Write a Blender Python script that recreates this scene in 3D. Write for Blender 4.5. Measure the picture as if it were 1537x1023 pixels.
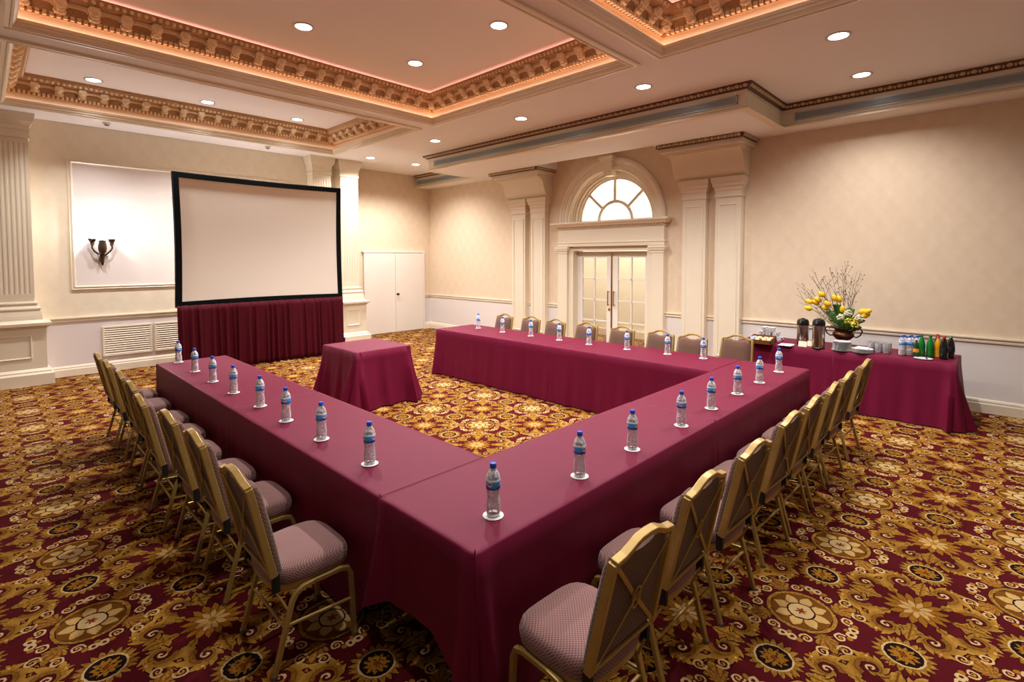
import bpy, math, random
from math import sin, cos, pi, radians, sqrt, atan2, exp
from mathutils import Vector, Matrix
random.seed(7)
SC = bpy.context.scene
COL = SC.collection
for _o in list(bpy.data.objects):
    bpy.data.objects.remove(_o)

# ------------------------------------------------------------------ camera
CAM_H = 1.9366
yaw, pitch, roll = .7676, .0437, -.0015
_f = Vector((cos(yaw)*cos(pitch), sin(yaw)*cos(pitch), -sin(pitch)))
_r = Vector((sin(yaw), -cos(yaw), 0)); _u = _r.cross(_f)
_r2 = cos(roll)*_r + sin(roll)*_u; _u2 = -sin(roll)*_r + cos(roll)*_u
cam = bpy.data.objects.new('camera', bpy.data.cameras.new('camera')); COL.objects.link(cam)
cam.matrix_world = Matrix(((_r2.x, _u2.x, -_f.x, 0), (_r2.y, _u2.y, -_f.y, 0), (_r2.z, _u2.z, -_f.z, CAM_H), (0, 0, 0, 1)))
cam.data.sensor_width = 36; cam.data.sensor_fit = 'HORIZONTAL'
cam.data.lens = 770.91/1537*36
cam.data.shift_x = -.0021; cam.data.shift_y = -.0589
cam.data.clip_start = .05
SC.camera = cam
# ------------------------------------------------------------------ world, exposure
SC.view_settings.view_transform = 'Standard'; SC.view_settings.look = 'None'
SC.view_settings.gamma = 1; SC.view_settings.use_curve_mapping = False
SC.view_settings.exposure = 0.13
W = bpy.data.worlds.new('World'); SC.world = W; W.use_nodes = True
W.node_tree.nodes['Background'].inputs[0].default_value = (1, .93, .85, 1)
W.node_tree.nodes['Background'].inputs[1].default_value = 0.12   # even fill light added in place of the open hall behind the camera
P_DOWN, P_SCONCE, P_COVE, P_HALL = 262, 15, .75, 120
C_DOWN = (1, .98, .97); C_COVE = (1, .60, .42)

# ------------------------------------------------------------------ main dimensions (m)
DX, LY, BY = 8.65, 11.15, 11.60         # door wall, screen wall, storage wall
ZC, ZS, ZCOF = 4.15, 3.83, 4.56         # flat ceiling, soffit underside, coffer ceiling
TZ = .75                                # table top
X0, Y0, X1, Y1 = -3.2, -3.2, 11.3, 13.0

# ------------------------------------------------------------------ mesh builder
class MB:
    def __init__(s): s.v = []; s.f = []
    def add(s, vs, fs):
        b = len(s.v); s.v += [tuple(p) for p in vs]; s.f += [tuple(b+i for i in f) for f in fs]
    def box(s, x0, x1, y0, y1, z0, z1):
        s.add([(x0,y0,z0),(x1,y0,z0),(x1,y1,z0),(x0,y1,z0),(x0,y0,z1),(x1,y0,z1),(x1,y1,z1),(x0,y1,z1)],
              [(0,3,2,1),(4,5,6,7),(0,1,5,4),(1,2,6,5),(2,3,7,6),(3,0,4,7)]); return s
    def rings(s, R, closed=True, cap0=False, cap1=False, loop=False):
        n = len(R[0]); vs = [p for r in R for p in r]; fs = []
        m = len(R)
        for i in range(m if loop else m-1):
            for j in range(n if closed else n-1):
                a, b = i*n+j, i*n+(j+1) % n; i2 = (i+1) % m
                fs.append((a, b, i2*n+(j+1) % n, i2*n+j))
        if cap0: fs.append(tuple(range(n-1, -1, -1)))
        if cap1: fs.append(tuple((m-1)*n+j for j in range(n)))
        s.add(vs, fs); return s
    def rect(s, x0, x1, y0, y1, prof, cap0=True, cap1=True):
        """stack of rectangles: prof = [(outward offset, z)]"""
        return s.rings([[(x0-d,y0-d,z),(x1+d,y0-d,z),(x1+d,y1+d,z),(x0-d,y1+d,z)] for d, z in prof], True, cap0, cap1)
    def lathe(s, prof, n=20, c=(0,0,0), cap0=True, cap1=True, M=None, sy=1):
        R = []
        for r, z in prof:
            ring = []
            for k in range(n):
                a = 2*pi*k/n; p = Vector((r*cos(a), r*sin(a)*sy, z))
                if M: p = M @ p
                ring.append((p.x+c[0], p.y+c[1], p.z+c[2]))
            R.append(ring)
        return s.rings(R, True, cap0, cap1)
    def tube(s, pts, sec, closed=False, up=None, caps=True, taper=None):
        """sweep section (radius, or [(a,b)] polygon) along pts"""
        pts = [Vector(p) for p in pts]; n = len(pts)
        if not isinstance(sec, list):
            k = 8; sec = [(sec*cos(2*pi*i/k), sec*sin(2*pi*i/k)) for i in range(k)]
        R = []; prev = Vector(up) if up else None
        for i, p in enumerate(pts):
            t = (pts[(i+1) % n] - pts[i-1]) if closed else (pts[min(i+1, n-1)]-pts[max(i-1, 0)])
            t.normalize()
            if prev is None: prev = Vector((0,0,1)) if abs(t.z) < .9 else Vector((1,0,0))
            u = Vector(up) if up else prev
            b = u - t*u.dot(t)
            if b.length < 1e-4: b = Vector((1,0,0)) - t*t.x
            b.normalize(); a = t.cross(b); prev = b
            m = taper[i] if taper else 1
            R.append([p + a*x*m + b*y*m for x, y in sec])
        return s.rings(R, True, caps and not closed, caps and not closed, closed)
    def prism(s, poly, fn, a, b):
        """poly of (p,q) extruded from a to b through fn(p,q,t)"""
        return s.rings([[fn(p, q, a) for p, q in poly], [fn(p, q, b) for p, q in poly]], True, True, True)
    def ball(s, c, rx, ry, rz, n=10, m=6):
        prof = [(sin(pi*i/m), -cos(pi*i/m)) for i in range(m+1)]
        R = [[(c[0]+rx*r*cos(2*pi*k/n), c[1]+ry*r*sin(2*pi*k/n), c[2]+rz*z) for k in range(n)] for r, z in prof[1:-1]]
        b = len(s.v); s.rings(R); 
        s.v += [(c[0],c[1],c[2]-rz),(c[0],c[1],c[2]+rz)]; e = len(s.v)
        for k in range(n):
            s.f.append((e-2, b+(k+1) % n, b+k)); s.f.append((e-1, b+(m-2)*n+k, b+(m-2)*n+(k+1) % n))
        return s
    def mesh(s, name, mt=None, smooth=False):
        me = bpy.data.meshes.new(name); me.from_pydata(s.v, [], s.f)
        import bmesh
        bm = bmesh.new(); bm.from_mesh(me); bmesh.ops.recalc_face_normals(bm, faces=bm.faces[:]); bm.to_mesh(me); bm.free()
        if mt: me.materials.append(mt)
        if smooth:
            for p in me.polygons: p.use_smooth = True
            if smooth != 'all':
                try: me.set_sharp_from_angle(angle=radians(35))
                except Exception: pass
        return me
    def build(s, name, mt, parent=None, smooth=False, bevel=0, solid=0):
        o = bpy.data.objects.new(name, s.mesh(name, mt, smooth)); COL.objects.link(o)
        if parent: o.parent = parent
        if solid:
            m = o.modifiers.new('solid', 'SOLIDIFY'); m.thickness = solid; m.offset = -1
        if bevel:
            m = o.modifiers.new('bevel', 'BEVEL'); m.width = bevel; m.segments = 2; m.limit_method = 'ANGLE'; m.angle_limit = radians(40)
        return o

def tag(o, label=None, cat=None, group=None, kind=None):
    if label: o['label'] = label
    if cat: o['category'] = cat
    if group: o['group'] = group
    if kind: o['kind'] = kind
    return o
def thing(name, label, cat, loc=(0,0,0), rz=0, group=None):
    o = bpy.data.objects.new(name, None); COL.objects.link(o); o.empty_display_size = .1
    o.location = loc; o.rotation_euler = (0, 0, rz); return tag(o, label, cat, group)
def struct(o, label, cat='wall'):
    return tag(o, label, cat, None, 'structure')
KIDS = {}
def kids(o): return [c for c in bpy.data.objects if c.parent == o]
def dup(root, tree, loc, rz, label, group=None):
    r = root.copy(); COL.objects.link(r); r.location = loc; r.rotation_euler = (0, 0, rz); r['label'] = label
    if group: r['group'] = group
    for ch, subs in tree:
        c = ch.copy(); COL.objects.link(c); c.parent = r
        for g in subs:
            d = g.copy(); COL.objects.link(d); d.parent = c
    return r
def tree_of(root): return [(c, kids(c)) for c in kids(root)]
ORD = ['first','second','third','fourth','fifth','sixth','seventh','eighth','ninth','tenth']

# ------------------------------------------------------------------ node helpers
def newmat(name):
    m = bpy.data.materials.new(name); m.use_nodes = True
    nt = m.node_tree; return m, nt, nt.nodes['Principled BSDF']
def lin(c): return tuple((x/255/12.92 if x <= 10.3 else ((x/255+.055)/1.055)**2.4) for x in c)
def mat(name, c, rough=.5, metal=0, var=.08, vscale=6, bump=0, bscale=40, spec=.5, c2=None, detail=3, coat=0, sheen=0):
    """c in sRGB 0-255; noise variation to c2 (or a darker c)"""
    m, nt, b = newmat(name); N, L = nt.nodes, nt.links
    A = lin(c); B = lin(c2) if c2 else tuple(x*(1-var) for x in A)
    tc = N.new('ShaderNodeTexCoord'); no = N.new('ShaderNodeTexNoise'); no.inputs['Scale'].default_value = vscale; no.inputs['Detail'].default_value = detail
    L.new(tc.outputs['Object'], no.inputs['Vector'])
    mx = N.new('ShaderNodeMix'); mx.data_type = 'RGBA'; mx.inputs[6].default_value = (*A, 1); mx.inputs[7].default_value = (*B, 1)
    L.new(no.outputs['Fac'], mx.inputs[0]); L.new(mx.outputs[2], b.inputs['Base Color'])
    b.inputs['Roughness'].default_value = rough; b.inputs['Metallic'].default_value = metal; b.inputs['Specular IOR Level'].default_value = spec
    if coat: b.inputs['Coat Weight'].default_value = coat
    if sheen: b.inputs['Sheen Weight'].default_value = sheen; b.inputs['Sheen Roughness'].default_value = .45; b.inputs['Sheen Tint'].default_value = (.8, .35, .5, 1)
    if bump:
        n2 = N.new('ShaderNodeTexNoise'); n2.inputs['Scale'].default_value = bscale; n2.inputs['Detail'].default_value = 4
        L.new(tc.outputs['Object'], n2.inputs['Vector'])
        bp = N.new('ShaderNodeBump'); bp.inputs['Strength'].default_value = bump; bp.inputs['Distance'].default_value = .01
        L.new(n2.outputs['Fac'], bp.inputs['Height']); L.new(bp.outputs['Normal'], b.inputs['Normal'])
    return m
def emit(name, c, s):
    m, nt, b = newmat(name); b.inputs['Base Color'].default_value = (*c, 1)
    b.inputs['Emission Color'].default_value = (*c, 1); b.inputs['Emission Strength'].default_value = s; return m

class E:
    """scalar expression made of Math nodes"""
    nt = None
    def __init__(s, k): s.k = k
    @staticmethod
    def op(o, *a):
        n = E.nt.nodes.new('ShaderNodeMath'); n.operation = o
        for i, x in enumerate(a):
            if isinstance(x, E): x = x.k
            if isinstance(x, (int, float)): n.inputs[i].default_value = x
            else: E.nt.links.new(x, n.inputs[i])
        return E(n.outputs[0])
    def __add__(a, b): return E.op('ADD', a, b)
    __radd__ = __add__
    def __sub__(a, b): return E.op('SUBTRACT', a, b)
    def __rsub__(a, b): return E.op('SUBTRACT', b, a)
    def __mul__(a, b): return E.op('MULTIPLY', a, b)
    __rmul__ = __mul__
    def __truediv__(a, b): return E.op('DIVIDE', a, b)
    def __lt__(a, b): return E.op('LESS_THAN', a, b)
    def __gt__(a, b): return E.op('GREATER_THAN', a, b)
def fr(a): return E.op('FRACT', a)
def ab(a): return E.op('ABSOLUTE', a)
def mn(a, b): return E.op('MINIMUM', a, b)
def mx_(a, b): return E.op('MAXIMUM', a, b)
def hyp(a, b): return E.op('SQRT', E.op('MULTIPLY_ADD', a, a, b*b))
def at2(a, b): return E.op('ARCTAN2', a, b)
def csin(a): return E.op('SINE', a)
def tri(a): return ab(fr(a)*2-1)            # 0..1 triangle, period 1
def sel(m, a, b): return E.op('MULTIPLY_ADD', m, a-b, b)

def carpet():
    m, nt, bsdf = newmat('carpet'); E.nt = nt; N, L = nt.nodes, nt.links
    g = N.new('ShaderNodeNewGeometry'); sp = N.new('ShaderNodeSeparateXYZ'); L.new(g.outputs['Position'], sp.inputs[0])
    nw = N.new('ShaderNodeTexNoise'); nw.inputs['Scale'].default_value = 26; nw.inputs['Detail'].default_value = 1
    L.new(g.outputs['Position'], nw.inputs['Vector'])
    nz = N.new('ShaderNodeTexNoise'); nz.inputs['Scale'].default_value = 70; nz.inputs['Detail'].default_value = 2
    L.new(g.outputs['Position'], nz.inputs['Vector'])
    n1 = E(nw.outputs['Fac']); n2 = E(nz.outputs['Fac'])
    P = .905
    p = (E(sp.outputs[0]) + (-.80))*(1/P) + (n1*.020 - .010); q = (E(sp.outputs[1]) + (-2.58))*(1/P) + (n2*.012 - .006)
    fp, fq = fr(p) - .5, fr(q) - .5; gp, gq = fr(p + .5) - .5, fr(q + .5) - .5
    # colours
    red, dark = lin((84,13,20)), lin((44,7,11)); gold, dgold, lgold, cream = lin((152,102,26)), lin((108,64,15)), lin((178,132,50)), lin((196,166,114))
    rust = lin((120,52,16))
    cur = [None]
    def rgb(c):
        n = N.new('ShaderNodeRGB'); n.outputs[0].default_value = (*c, 1); return n.outputs[0]
    def lay(mask, c):
        x = N.new('ShaderNodeMix'); x.data_type = 'RGBA'
        L.new(mask.k, x.inputs[0]); L.new(cur[0], x.inputs[6])
        if isinstance(c, tuple): x.inputs[7].default_value = (*c, 1)
        else: L.new(c, x.inputs[7])
        cur[0] = x.outputs[2]
    def blend(fac, a, b):
        x = N.new('ShaderNodeMix'); x.data_type = 'RGBA'; L.new(fac.k, x.inputs[0]); x.inputs[6].default_value = (*a, 1); x.inputs[7].default_value = (*b, 1); return x.outputs[2]
    cur[0] = blend(n1, red, tuple(x*.75 for x in red))
    goldtex = blend(E.op('MULTIPLY_ADD', n2, 2.2, -.6), dgold, lgold)
    # ---- B: burst with acanthus scrolls
    bx, by = ab(gp), ab(fq); hi, lo = mx_(bx, by), mn(bx, by)
    rB = hyp(gp, fq); thB = at2(fq, gp)*(1/(2*pi))
    lx = hi + (-.165)
    lw = csin(mx_(mn(lx*(pi/.185), pi), 0))*(tri(hi*17 + ab(gp)*0)*.034 + .036)
    lay(lo < (lw + .006)*(lw > .004), dark); lay(lo < lw, goldtex); lay((lo < .005)*(lw > .012), dgold)
    be, bg = (hi + lo)*.70711, (hi - lo)*.70711
    lw2 = csin(mx_(mn((be + (-.13))*(pi/.20), pi), 0))*(tri(be*22)*.016 + .022)
    lay(bg < (lw2 + .006)*(lw2 > .004), dark); lay(bg < lw2, goldtex); lay((bg < .004)*(lw2 > .010), dgold)
    d1 = be + (-.362); s_r = hyp(d1, bg); s_a = at2(bg, d1)*(1/(2*pi)); lay(s_r < (tri(s_a*5)*.020 + .010), gold)
    # small star flowers on the red ground
    d1, d2 = hi + (-.395), lo + (-.045); s_r = hyp(d1, d2); s_a = at2(d2, d1)*(1/(2*pi))
    lay(s_r < (tri(s_a*5)*.020 + .010), gold); lay(s_r < .006, cream)
    dx, dy = hi + (-.275), lo + (-.108); rho = hyp(dx, dy); ph = fr(at2(dy, dx)*(1/(2*pi)) + .56)
    rc = ph*.062 + .026; w = ph*.048 + .010
    saw = fr(ph*7.0)
    e = rho - rc
    lay((e < (w*(saw*1.1 + .3) + .008)) * ((E.op('MULTIPLY', e, -1)) < (w*.55 + .006)), dark)
    body = (e < (w*(saw*1.1 + .3))) * ((E.op('MULTIPLY', e, -1)) < (w*.55))
    lay(body, blend(E.op('MULTIPLY_ADD', e*(1/.03), .35, n2*.9 + (-.1)), dgold, lgold))
    lay((ab(e + w*.1) < .0035) * (ph > .25), dgold)
    rc2 = ph*.030 + (-.002)
    lay((ab(rho - rc2) < .006) * (rho < .03), cream)
    # ---- burst
    pet = tri(thB*16); R1 = pet*.055 + .112
    lay(rB < (R1 + .008), dark); lay(rB < R1, blend(n2, dgold, tuple(x*1.25 for x in gold)))
    lay((rB < R1)*(pet < .22)*(rB > .06), dgold)
    pet2 = tri(thB*9 + .3); R2 = pet2*.045 + .052
    lay(rB < (R2 + .006), rust); lay(rB < R2, blend(n2, lgold, cream))
    lay((rB < R2)*(pet2 < .15), dgold); lay(rB < .022, gold)
    # ---- M: medallion with palmettes
    mxa, mya = ab(fp), ab(gq); mh, ml = mx_(mxa, mya), mn(mxa, mya)
    rM = hyp(fp, gq); thM = at2(gq, fp)*(1/(2*pi))
    de = (mh + ml)*.70711; dg = (mh - ml)*.70711
    fan = hyp((de + (-.262))*1.0, dg*1.15); fa = at2(dg, de + (-.205))*(1/(2*pi))
    R3 = tri(fa*14)*.02 + .058
    lay(fan < (R3 + .007), dark); lay(fan < R3, goldtex); lay((fan < R3)*(tri(fa*14) < .25), rust)
    for (ce, cg, r0, sgn) in ((.318, .062, .040, 1), (.222, .098, .036, -1)):
        d1, d2 = de + (-ce), dg + (-cg); r_ = hyp(d1, d2); a_ = fr(at2(d2, d1)*(sgn/(2*pi)) + .3)
        lay((ab(r_ - a_*(r0*.55) - r0*.42) < .0055), cream); lay((ab(r_ - a_*(r0*.55) + r0*.13) < .005)*(r_ < r0*.45), lgold)
    lay(rM < .193, dark); lay(rM < .187, goldtex); lay(rM < .166, dark); lay(rM < .160, dgold)
    pm = tri(thM*8); R4 = pm*.055 + .100
    lay((rM < R4), blend(n2*1.3 + (-.15), lgold, cream)); lay((rM < R4)*(pm < .16), dgold); lay((rM < .165)*(rM > .148)*(pm < .4), dgold)
    lay(rM < .078, dark); lay(rM < .068, cream); lay(rM < (tri(thM*6)*.022 + .012), rust)
    # bow between medallion and sunflower
    bow = hyp(mh + (-.266), ml + (-.024)); lay(ab(bow + (-.019)) < .008, cream); lay(hyp(mh + (-.266), ml + (-.062)) < .016, gold)
    lay(hyp(mh + (-.232), ml + (-.0)) < .012, gold)
    # ---- S: sunflower
    rS1, rS2 = hyp(gp, gq), hyp(fp, fq); s1 = rS1 < rS2
    sx, sy = sel(s1, gp, fp), sel(s1, gq, fq); rS = mn(rS1, rS2); thS = at2(sy, sx)*(1/(2*pi))
    ps = tri(thS*20); R5 = ps*.040 + .108
    lay(rS < (R5 + .007), dark); lay(rS < R5, goldtex); lay((rS < R5)*(ps < .14), dgold)
    lay(rS < .098, lin((28,10,8))); lay((rS < .098)*(rS > .088), cream)
    p6 = tri(thS*11); lay((rS < (p6*.028 + .046))*((n2 > .42)), gold); lay(rS < .016, rust)
    s_e, s_g = (ab(sx) + ab(sy))*.70711, ab(ab(sx) - ab(sy))*.70711
    st_r = hyp(s_e + (-.205), s_g); st_a = at2(s_g, s_e + (-.205))*(1/(2*pi))
    lay(st_r < (tri(st_a*5)*.024 + .010), gold); lay(st_r < .007, cream)
    L.new(cur[0], bsdf.inputs['Base Color'])
    bsdf.inputs['Roughness'].default_value = .95; bsdf.inputs['Specular IOR Level'].default_value = .1
    n3 = N.new('ShaderNodeTexNoise'); n3.inputs['Scale'].default_value = 300; L.new(g.outputs['Position'], n3.inputs['Vector'])
    bp = N.new('ShaderNodeBump'); bp.inputs['Strength'].default_value = .3; bp.inputs['Distance'].default_value = .004
    L.new(n3.outputs['Fac'], bp.inputs['Height']); L.new(bp.outputs['Normal'], bsdf.inputs['Normal'])
    return m

def wallpaper(name, c, c2, rail, below):
    """damask wallpaper above the chair rail, painted dado below it"""
    m, nt, b = newmat(name); E.nt = nt; N, L = nt.nodes, nt.links
    g = N.new('ShaderNodeNewGeometry'); sp = N.new('ShaderNodeSeparateXYZ'); L.new(g.outputs['Position'], sp.inputs[0])
    x = E(sp.outputs[0]) + E(sp.outputs[1]); z = E(sp.outputs[2])
    no = N.new('ShaderNodeTexNoise'); no.inputs['Scale'].default_value = 9; no.inputs['Detail'].default_value = 4; L.new(g.outputs['Position'], no.inputs['Vector'])
    k = 2*pi/.32
    d = csin(x*k)*csin(z*(k*.7)) + csin(x*(k*2) + csin(z*(k*1.4))*1.5)*.5
    fac = E.op('MULTIPLY_ADD', d, .16, E(no.outputs['Fac'])*.9 + (-.05))
    mx = N.new('ShaderNodeMix'); mx.data_type = 'RGBA'; mx.clamp_factor = True
    L.new(fac.k, mx.inputs[0]); mx.inputs[6].default_value = (*lin(c), 1); mx.inputs[7].default_value = (*lin(c2), 1)
    m2 = N.new('ShaderNodeMix'); m2.data_type = 'RGBA'; L.new((z < rail).k, m2.inputs[0]); L.new(mx.outputs[2], m2.inputs[6]); m2.inputs[7].default_value = (*lin(below), 1)
    L.new(m2.outputs[2], b.inputs['Base Color']); b.inputs['Roughness'].default_value = .7; b.inputs['Specular IOR Level'].default_value = .2
    return m

def chair_fabric(name, c, cd, s=.011):
    m, nt, b = newmat(name); E.nt = nt; N, L = nt.nodes, nt.links
    tc = N.new('ShaderNodeTexCoord'); sp = N.new('ShaderNodeSeparateXYZ'); L.new(tc.outputs['Object'], sp.inputs[0])
    u = E(sp.outputs[1])*(1/s); v = (E(sp.outputs[0]) + E(sp.outputs[2]))*(1/s)
    a, d = tri((u + v)*.5), tri((u - v)*.5)
    dots = (a*d)
    mx = N.new('ShaderNodeMix'); mx.data_type = 'RGBA'; L.new(E.op('MULTIPLY_ADD', dots, -2.2, 1.0).k, mx.inputs[0]); mx.clamp_factor = True
    mx.inputs[6].default_value = (*lin(cd), 1); mx.inputs[7].default_value = (*lin(c), 1)
    L.new(mx.outputs[2], b.inputs['Base Color']); b.inputs['Roughness'].default_value = .85; b.inputs['Sheen Weight'].default_value = .2
    bp = N.new('ShaderNodeBump'); bp.inputs['Strength'].default_value = .25; bp.inputs['Distance'].default_value = .002
    L.new(dots.k, bp.inputs['Height']); L.new(bp.outputs['Normal'], b.inputs['Normal'])
    return m

def clear_plastic(name, tint=(1,1,1), haze=.16, gl=.10, mottle=1.1):
    m, nt, b = newmat(name); N, L = nt.nodes, nt.links
    N.remove(b); out = N['Material Output']
    tr = N.new('ShaderNodeBsdfTransparent'); tr.inputs[0].default_value = (*tint, 1)
    gs = N.new('ShaderNodeBsdfGlossy'); gs.inputs['Roughness'].default_value = .06
    df = N.new('ShaderNodeBsdfDiffuse'); df.inputs[0].default_value = (.9*tint[0], .9*tint[1], .92*tint[2], 1)
    lw = N.new('ShaderNodeLayerWeight'); lw.inputs[0].default_value = .35
    no = N.new('ShaderNodeTexNoise'); no.inputs['Scale'].default_value = 60; no.inputs['Detail'].default_value = 2
    tc = N.new('ShaderNodeTexCoord'); L.new(tc.outputs['Object'], no.inputs['Vector'])
    bp = N.new('ShaderNodeBump'); bp.inputs['Strength'].default_value = .5; bp.inputs['Distance'].default_value = .004; L.new(no.outputs['Fac'], bp.inputs['Height'])
    L.new(bp.outputs['Normal'], gs.inputs['Normal'])
    E.nt = nt
    hz = E.op('MULTIPLY_ADD', E(lw.outputs['Facing']), haze*2.2, (E(no.outputs['Fac']) > .56)*(haze*mottle) + haze*.4)
    m1 = N.new('ShaderNodeMixShader'); L.new(hz.k, m1.inputs[0]); L.new(tr.outputs[0], m1.inputs[1]); L.new(df.outputs[0], m1.inputs[2])
    m2 = N.new('ShaderNodeMixShader'); L.new(E.op('MULTIPLY_ADD', E(lw.outputs['Fresnel']), .8, gl).k, m2.inputs[0]); L.new(m1.outputs[0], m2.inputs[1]); L.new(gs.outputs[0], m2.inputs[2])
    L.new(m2.outputs[0], out.inputs['Surface']); return m

def bottle_label(name):
    """blue wrap with a pale sky band on top, dark blue foot band and a small red and white mark"""
    m, nt, b = newmat(name); E.nt = nt; N, L = nt.nodes, nt.links
    tc = N.new('ShaderNodeTexCoord'); sp = N.new('ShaderNodeSeparateXYZ'); L.new(tc.outputs['Object'], sp.inputs[0])
    a = at2(E(sp.outputs[1]), E(sp.outputs[0]))*(1/(2*pi)); z = E(sp.outputs[2])
    no = N.new('ShaderNodeTexNoise'); no.inputs['Scale'].default_value = 45; L.new(tc.outputs['Object'], no.inputs['Vector'])
    t = (z + (-.128))*(1/.045)
    cur = N.new('ShaderNodeMix'); cur.data_type = 'RGBA'; L.new(no.outputs['Fac'], cur.inputs[0])
    cur.inputs[6].default_value = (*lin((30,150,240)), 1); cur.inputs[7].default_value = (*lin((90,195,248)), 1); cur = cur.outputs[2]
    def lay(mask, c):
        nonlocal cur
        x = N.new('ShaderNodeMix'); x.data_type = 'RGBA'; L.new(mask.k, x.inputs[0]); L.new(cur, x.inputs[6]); x.inputs[7].default_value = (*lin(c), 1); cur = x.outputs[2]
    w = E(no.outputs['Fac'])*.4 + csin(a*(2*pi*3))*.08
    lay((t + w) < .45, (36,96,214)); lay(t > .86, (225,235,240)); lay((t + w*.5) > .98, (240,240,240))
    for k in (0.0,):
        fa = tri(a*3 + .5)
        lay((hyp((fa + 0)*.55, (t + (-.58))*.7) < .20), (235,225,230)); lay((hyp((fa + (-.08))*.55, (t + (-.62))*1.2) < .12), (205,40,50))
    L.new(cur, b.inputs['Base Color']); b.inputs['Roughness'].default_value = .3
    return m

M = {}
M['carpet'] = carpet()
M['paper'] = wallpaper('beige_wallpaper', (228,207,180), (218,195,166), .90, (224,214,208))
M['paper_screen'] = wallpaper('cream_wallpaper', (238,226,204), (230,214,188), .93, (224,212,208))
M['panel'] = mat('panel_sconce_tint', (236,226,220), .6, var=.05, vscale=9)  # lilac-white of the sconce light put into the panel colour
M['ceil'] = mat('ceiling_paint', (240,234,231), .8, var=.03, vscale=1.5)
M['ceil_white'] = mat('coffer_ceiling_paint', (226,214,206), .8, var=.02, vscale=1.5)
M['cream'] = mat('cream_gloss_paint', (232,217,192), .4, var=.05, vscale=3)
M['cream_trim'] = mat('cream_trim_paint', (238,224,200), .35, var=.05, vscale=3)
M['white_door'] = mat('white_door_paint', (236,226,214), .4, var=.04, vscale=2)
M['carved'] = mat('carved_gilt_plaster', (214,172,124), .5, c2=(150,108,66), vscale=55, bump=.8, bscale=90, detail=5)
M['carved_light'] = mat('carved_pale_plaster', (250,230,196), .5, c2=(224,190,144), vscale=35, bump=.5, bscale=70)
M['egg_dark'] = mat('dark_antique_ground', (104,72,42), .6, c2=(66,44,24), vscale=60)
M['egg'] = mat('antique_gold_egg', (226,204,164), .45, c2=(176,140,92), vscale=60)
M['grille'] = mat('grey_metal_grille', (188,198,200), .35, .3, vscale=20)
M['cloth'] = mat('wine_cloth', (108,20,50), .55, var=.10, vscale=2.5, bump=.10, bscale=500, spec=.30)
M['cloth'].node_tree.nodes['Principled BSDF'].inputs['Specular Tint'].default_value = (1, .35, .5, 1)
M['drape'] = mat('burgundy_drape', (82,8,24), .7, var=.25, vscale=3, bump=.15, bscale=300, spec=.15)
M['screen'] = mat('projection_fabric', (240,230,216), .8, var=.02, vscale=1)
M['black'] = mat('black_cloth', (8,10,12), .85, vscale=20, spec=.15)
M['gold'] = mat('gold_anodised_tube', (188,158,92), .38, .4, c2=(162,130,68), vscale=12)
M['brass'] = mat('polished_brass', (212,160,60), .22, 1.0, vscale=15)
M['chairfab'] = chair_fabric('mauve_brown_fabric', (156,114,108), (104,68,64), .0075)
M['chairback'] = chair_fabric('brown_back_fabric', (114,76,56), (70,42,30), .0085)
M['rubber'] = mat('black_rubber', (16,15,15), .7)
M['steel_foot'] = mat('grey_glide', (120,118,112), .4, .5)
M['pet'] = clear_plastic('clear_bottle_plastic', (1,1,1), .52, .10)
M['tumbler'] = clear_plastic('drinking_glass', (1,1,1), .42, .12, .15)
M['label'] = bottle_label('blue_bottle_label')
M['cap'] = mat('blue_cap', (36,96,226), .35)
M['paper_white'] = mat('white_paper', (238,238,236), .8, var=.03)
M['china'] = mat('white_china', (226,224,224), .25, var=.03)
M['bronze'] = mat('dark_bronze', (70,44,30), .38, .8, c2=(110,70,40), vscale=18, bump=.2)
M['iron'] = mat('antique_iron', (54,44,36), .5, .6, c2=(96,76,52), vscale=45, bump=.3)
M['steel'] = mat('brushed_steel', (190,180,174), .25, 1.0, vscale=9)
M['blackplastic'] = mat('black_plastic', (22,19,20), .3)
M['wood'] = mat('brown_wood', (120,66,26), .4, c2=(88,44,16), vscale=14)
M['tulip'] = mat('yellow_petal', (246,206,20), .5, c2=(232,170,10), vscale=30)
M['leaf'] = mat('dark_green_leaf', (34,74,26), .45, c2=(60,110,34), vscale=14)
M['stem'] = mat('green_stem', (70,98,40), .6)
M['twig'] = mat('brown_twig', (92,66,48), .8, c2=(60,42,30), vscale=30)
M['hydra'] = mat('white_blossom', (232,230,206), .7, c2=(206,208,160), vscale=50, bump=.8, bscale=120)
M['mum'] = mat('yellow_blossom', (234,220,80), .7, c2=(200,190,60), vscale=60, bump=.8, bscale=140)
M['green_pet'] = mat('green_bottle_plastic', (20,130,44), .15, c2=(10,96,30), vscale=30, coat=.5)
M['orange_pet'] = mat('orange_drink', (222,160,24), .2, c2=(206,132,14), vscale=14, coat=.5)
M['cola_pet'] = mat('dark_cola', (20,14,14), .12, coat=.6)
M['amber'] = mat('dark_green_glass', (24,66,34), .15, coat=.6)
M['red_cap'] = mat('red_cap', (214,60,50), .4); M['green_cap'] = mat('pale_green_cap', (120,176,130), .4)
M['orange_label'] = mat('orange_label', (232,150,40), .4)
M['sachet'] = mat('paper_sachet', (236,226,204), .6, c2=(226,190,110), vscale=30)
M['sachet_blue'] = mat('pale_blue_sachet', (222,228,240), .6, c2=(120,130,170), vscale=40)
M['led'] = emit('warm_cove_strip', C_COVE, P_COVE*6)
M['led_pink'] = emit('pink_cove_strip', (1, .46, .38), P_COVE*8)
M['led_soft'] = emit('pale_cove_strip', (1, .62, .42), P_COVE*2)
M['lamp'] = emit('lit_lamp', (1, .97, .93), 14)
M['bulb'] = emit('lit_candle_bulb', (1, .96, .92), 30)
M['ring'] = mat('white_light_ring', (214,204,194), .35)

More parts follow.
